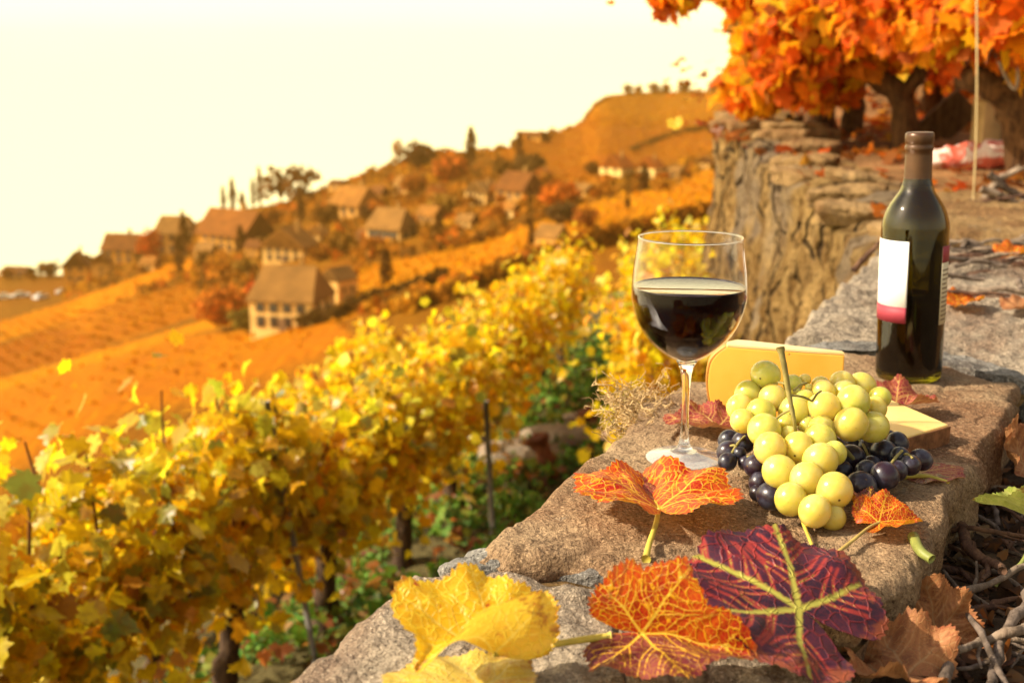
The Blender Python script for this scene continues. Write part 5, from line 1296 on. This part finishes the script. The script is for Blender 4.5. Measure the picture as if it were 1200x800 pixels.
back = [([(1105, 308), (1150, 304), (1215, 312)], .016, 1, 'thickest dark branch lying behind the bottle', 2.45), ([(1130, 285), (1165, 300), (1215, 322)], .010, 0, 'grey twig slanting across the others behind the bottle', 2.5),
        ([(1128, 292), (1170, 284), (1215, 288)], .009, 2, 'pale twig at the back of the pile behind the bottle', 2.65), ([(1115, 328), (1160, 330), (1215, 338)], .009, 0, 'grey twig at the front of the pile behind the bottle', 2.25),
        ([(1110, 335), (1150, 318), (1190, 322)], .006, 1, 'reddish twig crossing under the front twig behind the bottle', 2.3), ([(1145, 372), (1180, 370), (1210, 372)], .004, 1, 'thin brown twig on bare stone right of the bottle', 1.9),
        ([(1000, 318), (1015, 300), (1028, 288)], .007, 1, 'dark twig leaning on the wall edge left of the bottle', 2.5), ([(1145, 300), (1175, 290), (1200, 276)], .007, 2, 'short pale forked twig on top of the pile behind the bottle', 2.55),
        ([(1150, 236), (1168, 214), (1195, 196)], .012, 2, 'pale stick leaning up near the thick vine trunk', 3.4), ([(1150, 222), (1175, 230), (1210, 248)], .011, 2, 'pale bleached stick right of the wire', 3.3),
        ([(1115, 240), (1150, 238), (1180, 232)], .010, 1, 'brown stick lying left of the wire foot', 3.3), ([(1160, 205), (1180, 222), (1205, 232)], .012, 0, 'grey stick below the red and white roll', 3.4), ([(1150, 268), (1175, 262), (1192, 258)], .005, 1, 'small brown twig on the tan slab', 2.9)]
for pts, r, mi, lb, Y in back:
    twig([at(a, b, Y=Y)-V3(0, 0, .0) for a, b in pts], r*1.3, mi, lb, 'twigs lying behind the bottle')
for i in range(22):
    c = at(random.uniform(1085, 1215), random.choice((random.uniform(286, 350), random.uniform(232, 272))), .015); a = random.gauss(0, .5); l = random.uniform(.06, .22); d = V3(math.cos(a), math.sin(a), random.uniform(-.05, .12))
    twig([c-d*l*.5, c+V3(0, 0, .012), c+d*l*.5], random.uniform(.003, .008), random.choice((0, 1, 2)), 'thin loose twig scattered over the stone ledge behind the bottle', 'twigs lying behind the bottle', random.random() < .4)

# ------------------------------------------------------------------ things at the back of the terrace
def roll():
    a, b = at(1052, 206, Y=4.3)+V3(0, 0, .015), at(1188, 186, Y=4.2)+V3(0, 0, .02); th = thing('plastic_roll', 'rolled red and white plastic sack lying below the old vines', 'plastic sack', a)
    m, nt = newmat('red_white_plastic'); t = NT(nt); g = t.geo()
    n = t.noise(g, 9, 3, .5, 1.5); c = t.mix(t.step(n, .46, .54), (.74, .58, .50), (.52, .10, .06))
    bs = t.n('ShaderNodeBsdfPrincipled', i_Base_Color=c, i_Roughness=.4); t.l(t.bump(t.noise(g, 30), .6, .01), bs.inputs['Normal']); t.out(bs.outputs[0])
    P = curve([a, a.lerp(b, .25)+V3(0, 0, .005), a.lerp(b, .6)+V3(0, 0, .01), b], 22)
    tubes('sack', [(P, [.008+.042*min(1, j/9)+.006*math.sin(j*1.9) for j in range(22)])], m, th, 16, .35)
roll()
p = at(1152, 195, Y=4.9); th = thing('wooden_post', 'pale square wooden post standing between the old vines', 'post', p)
boxes_mesh('shaft', [(p+V3(0, 0, .10), (.042, .042, .16), Matrix.Rotation(R(12), 3, 'Z'))], simple('pale_wood', (.50, .34, .15), .8, .25, 12, bump=.004, bscale=60), th, .004)
boxes_mesh('cap', [(p+V3(0, 0, .266), (.05, .05, .006), Matrix.Rotation(R(12), 3, 'Z'))], simple('post_cap_wood', (.36, .22, .09), .8, .25, 12), th, .002)
a, b = at(1052, 190, Y=5.5), at(1135, 118, Y=5.4); th = thing('wooden_plank', 'dark weathered plank leaning behind the bottle neck', 'plank', a)
d = (b-a); ez = d.normalized(); ex = ez.cross(V3(0, 1, 0)).normalized(); ey = ez.cross(ex)
boxes_mesh('board', [((a+b)/2, (.075, .02, d.length/2), Matrix((ex, ey, ez)).transposed())], bark_mat('weathered_board', (.17, .085, .03), (.07, .032, .012), .5), th, .006)
th = thing('trellis_wire', 'thin pale wire hanging straight down in front of the old vines', 'wire', at(1140, 240, Y=3.35))
tubes('wire', [(curve([at(1140, 246, Y=3.35), at(1144, 160, Y=3.36), at(1145, 60, Y=3.36), at(1144, -60, Y=3.36)], 16), .0028)], simple('galvanised_wire', (.55, .42, .22), .4, .1, 20, .5, .5), th, 6)
stem('dry_shoot', 'bent pale dry shoot dangling beside the thick trunk', [at(1195, 62, Y=3.8), at(1190, 105, Y=3.8), at(1170, 72, Y=3.85), at(1160, 50, Y=3.9)], .006, TW[2], 'shoot')

# ------------------------------------------------------------------ golden afternoon haze over the valley
m, nt = newmat('haze_air'); t = NT(nt)
pv = t.n('ShaderNodeVolumePrincipled', i_Color=(1, .56, .12, 1), i_Density=.00030, i_Anisotropy=.2)
o = nt.nodes.new('ShaderNodeOutputMaterial'); nt.links.new(pv.outputs[0], o.inputs['Volume'])
hz = boxes_mesh('haze', [((0, 420, -68), (900, 480, 99), Matrix.Identity(3))], m, None); mark(hz, kind='stuff')
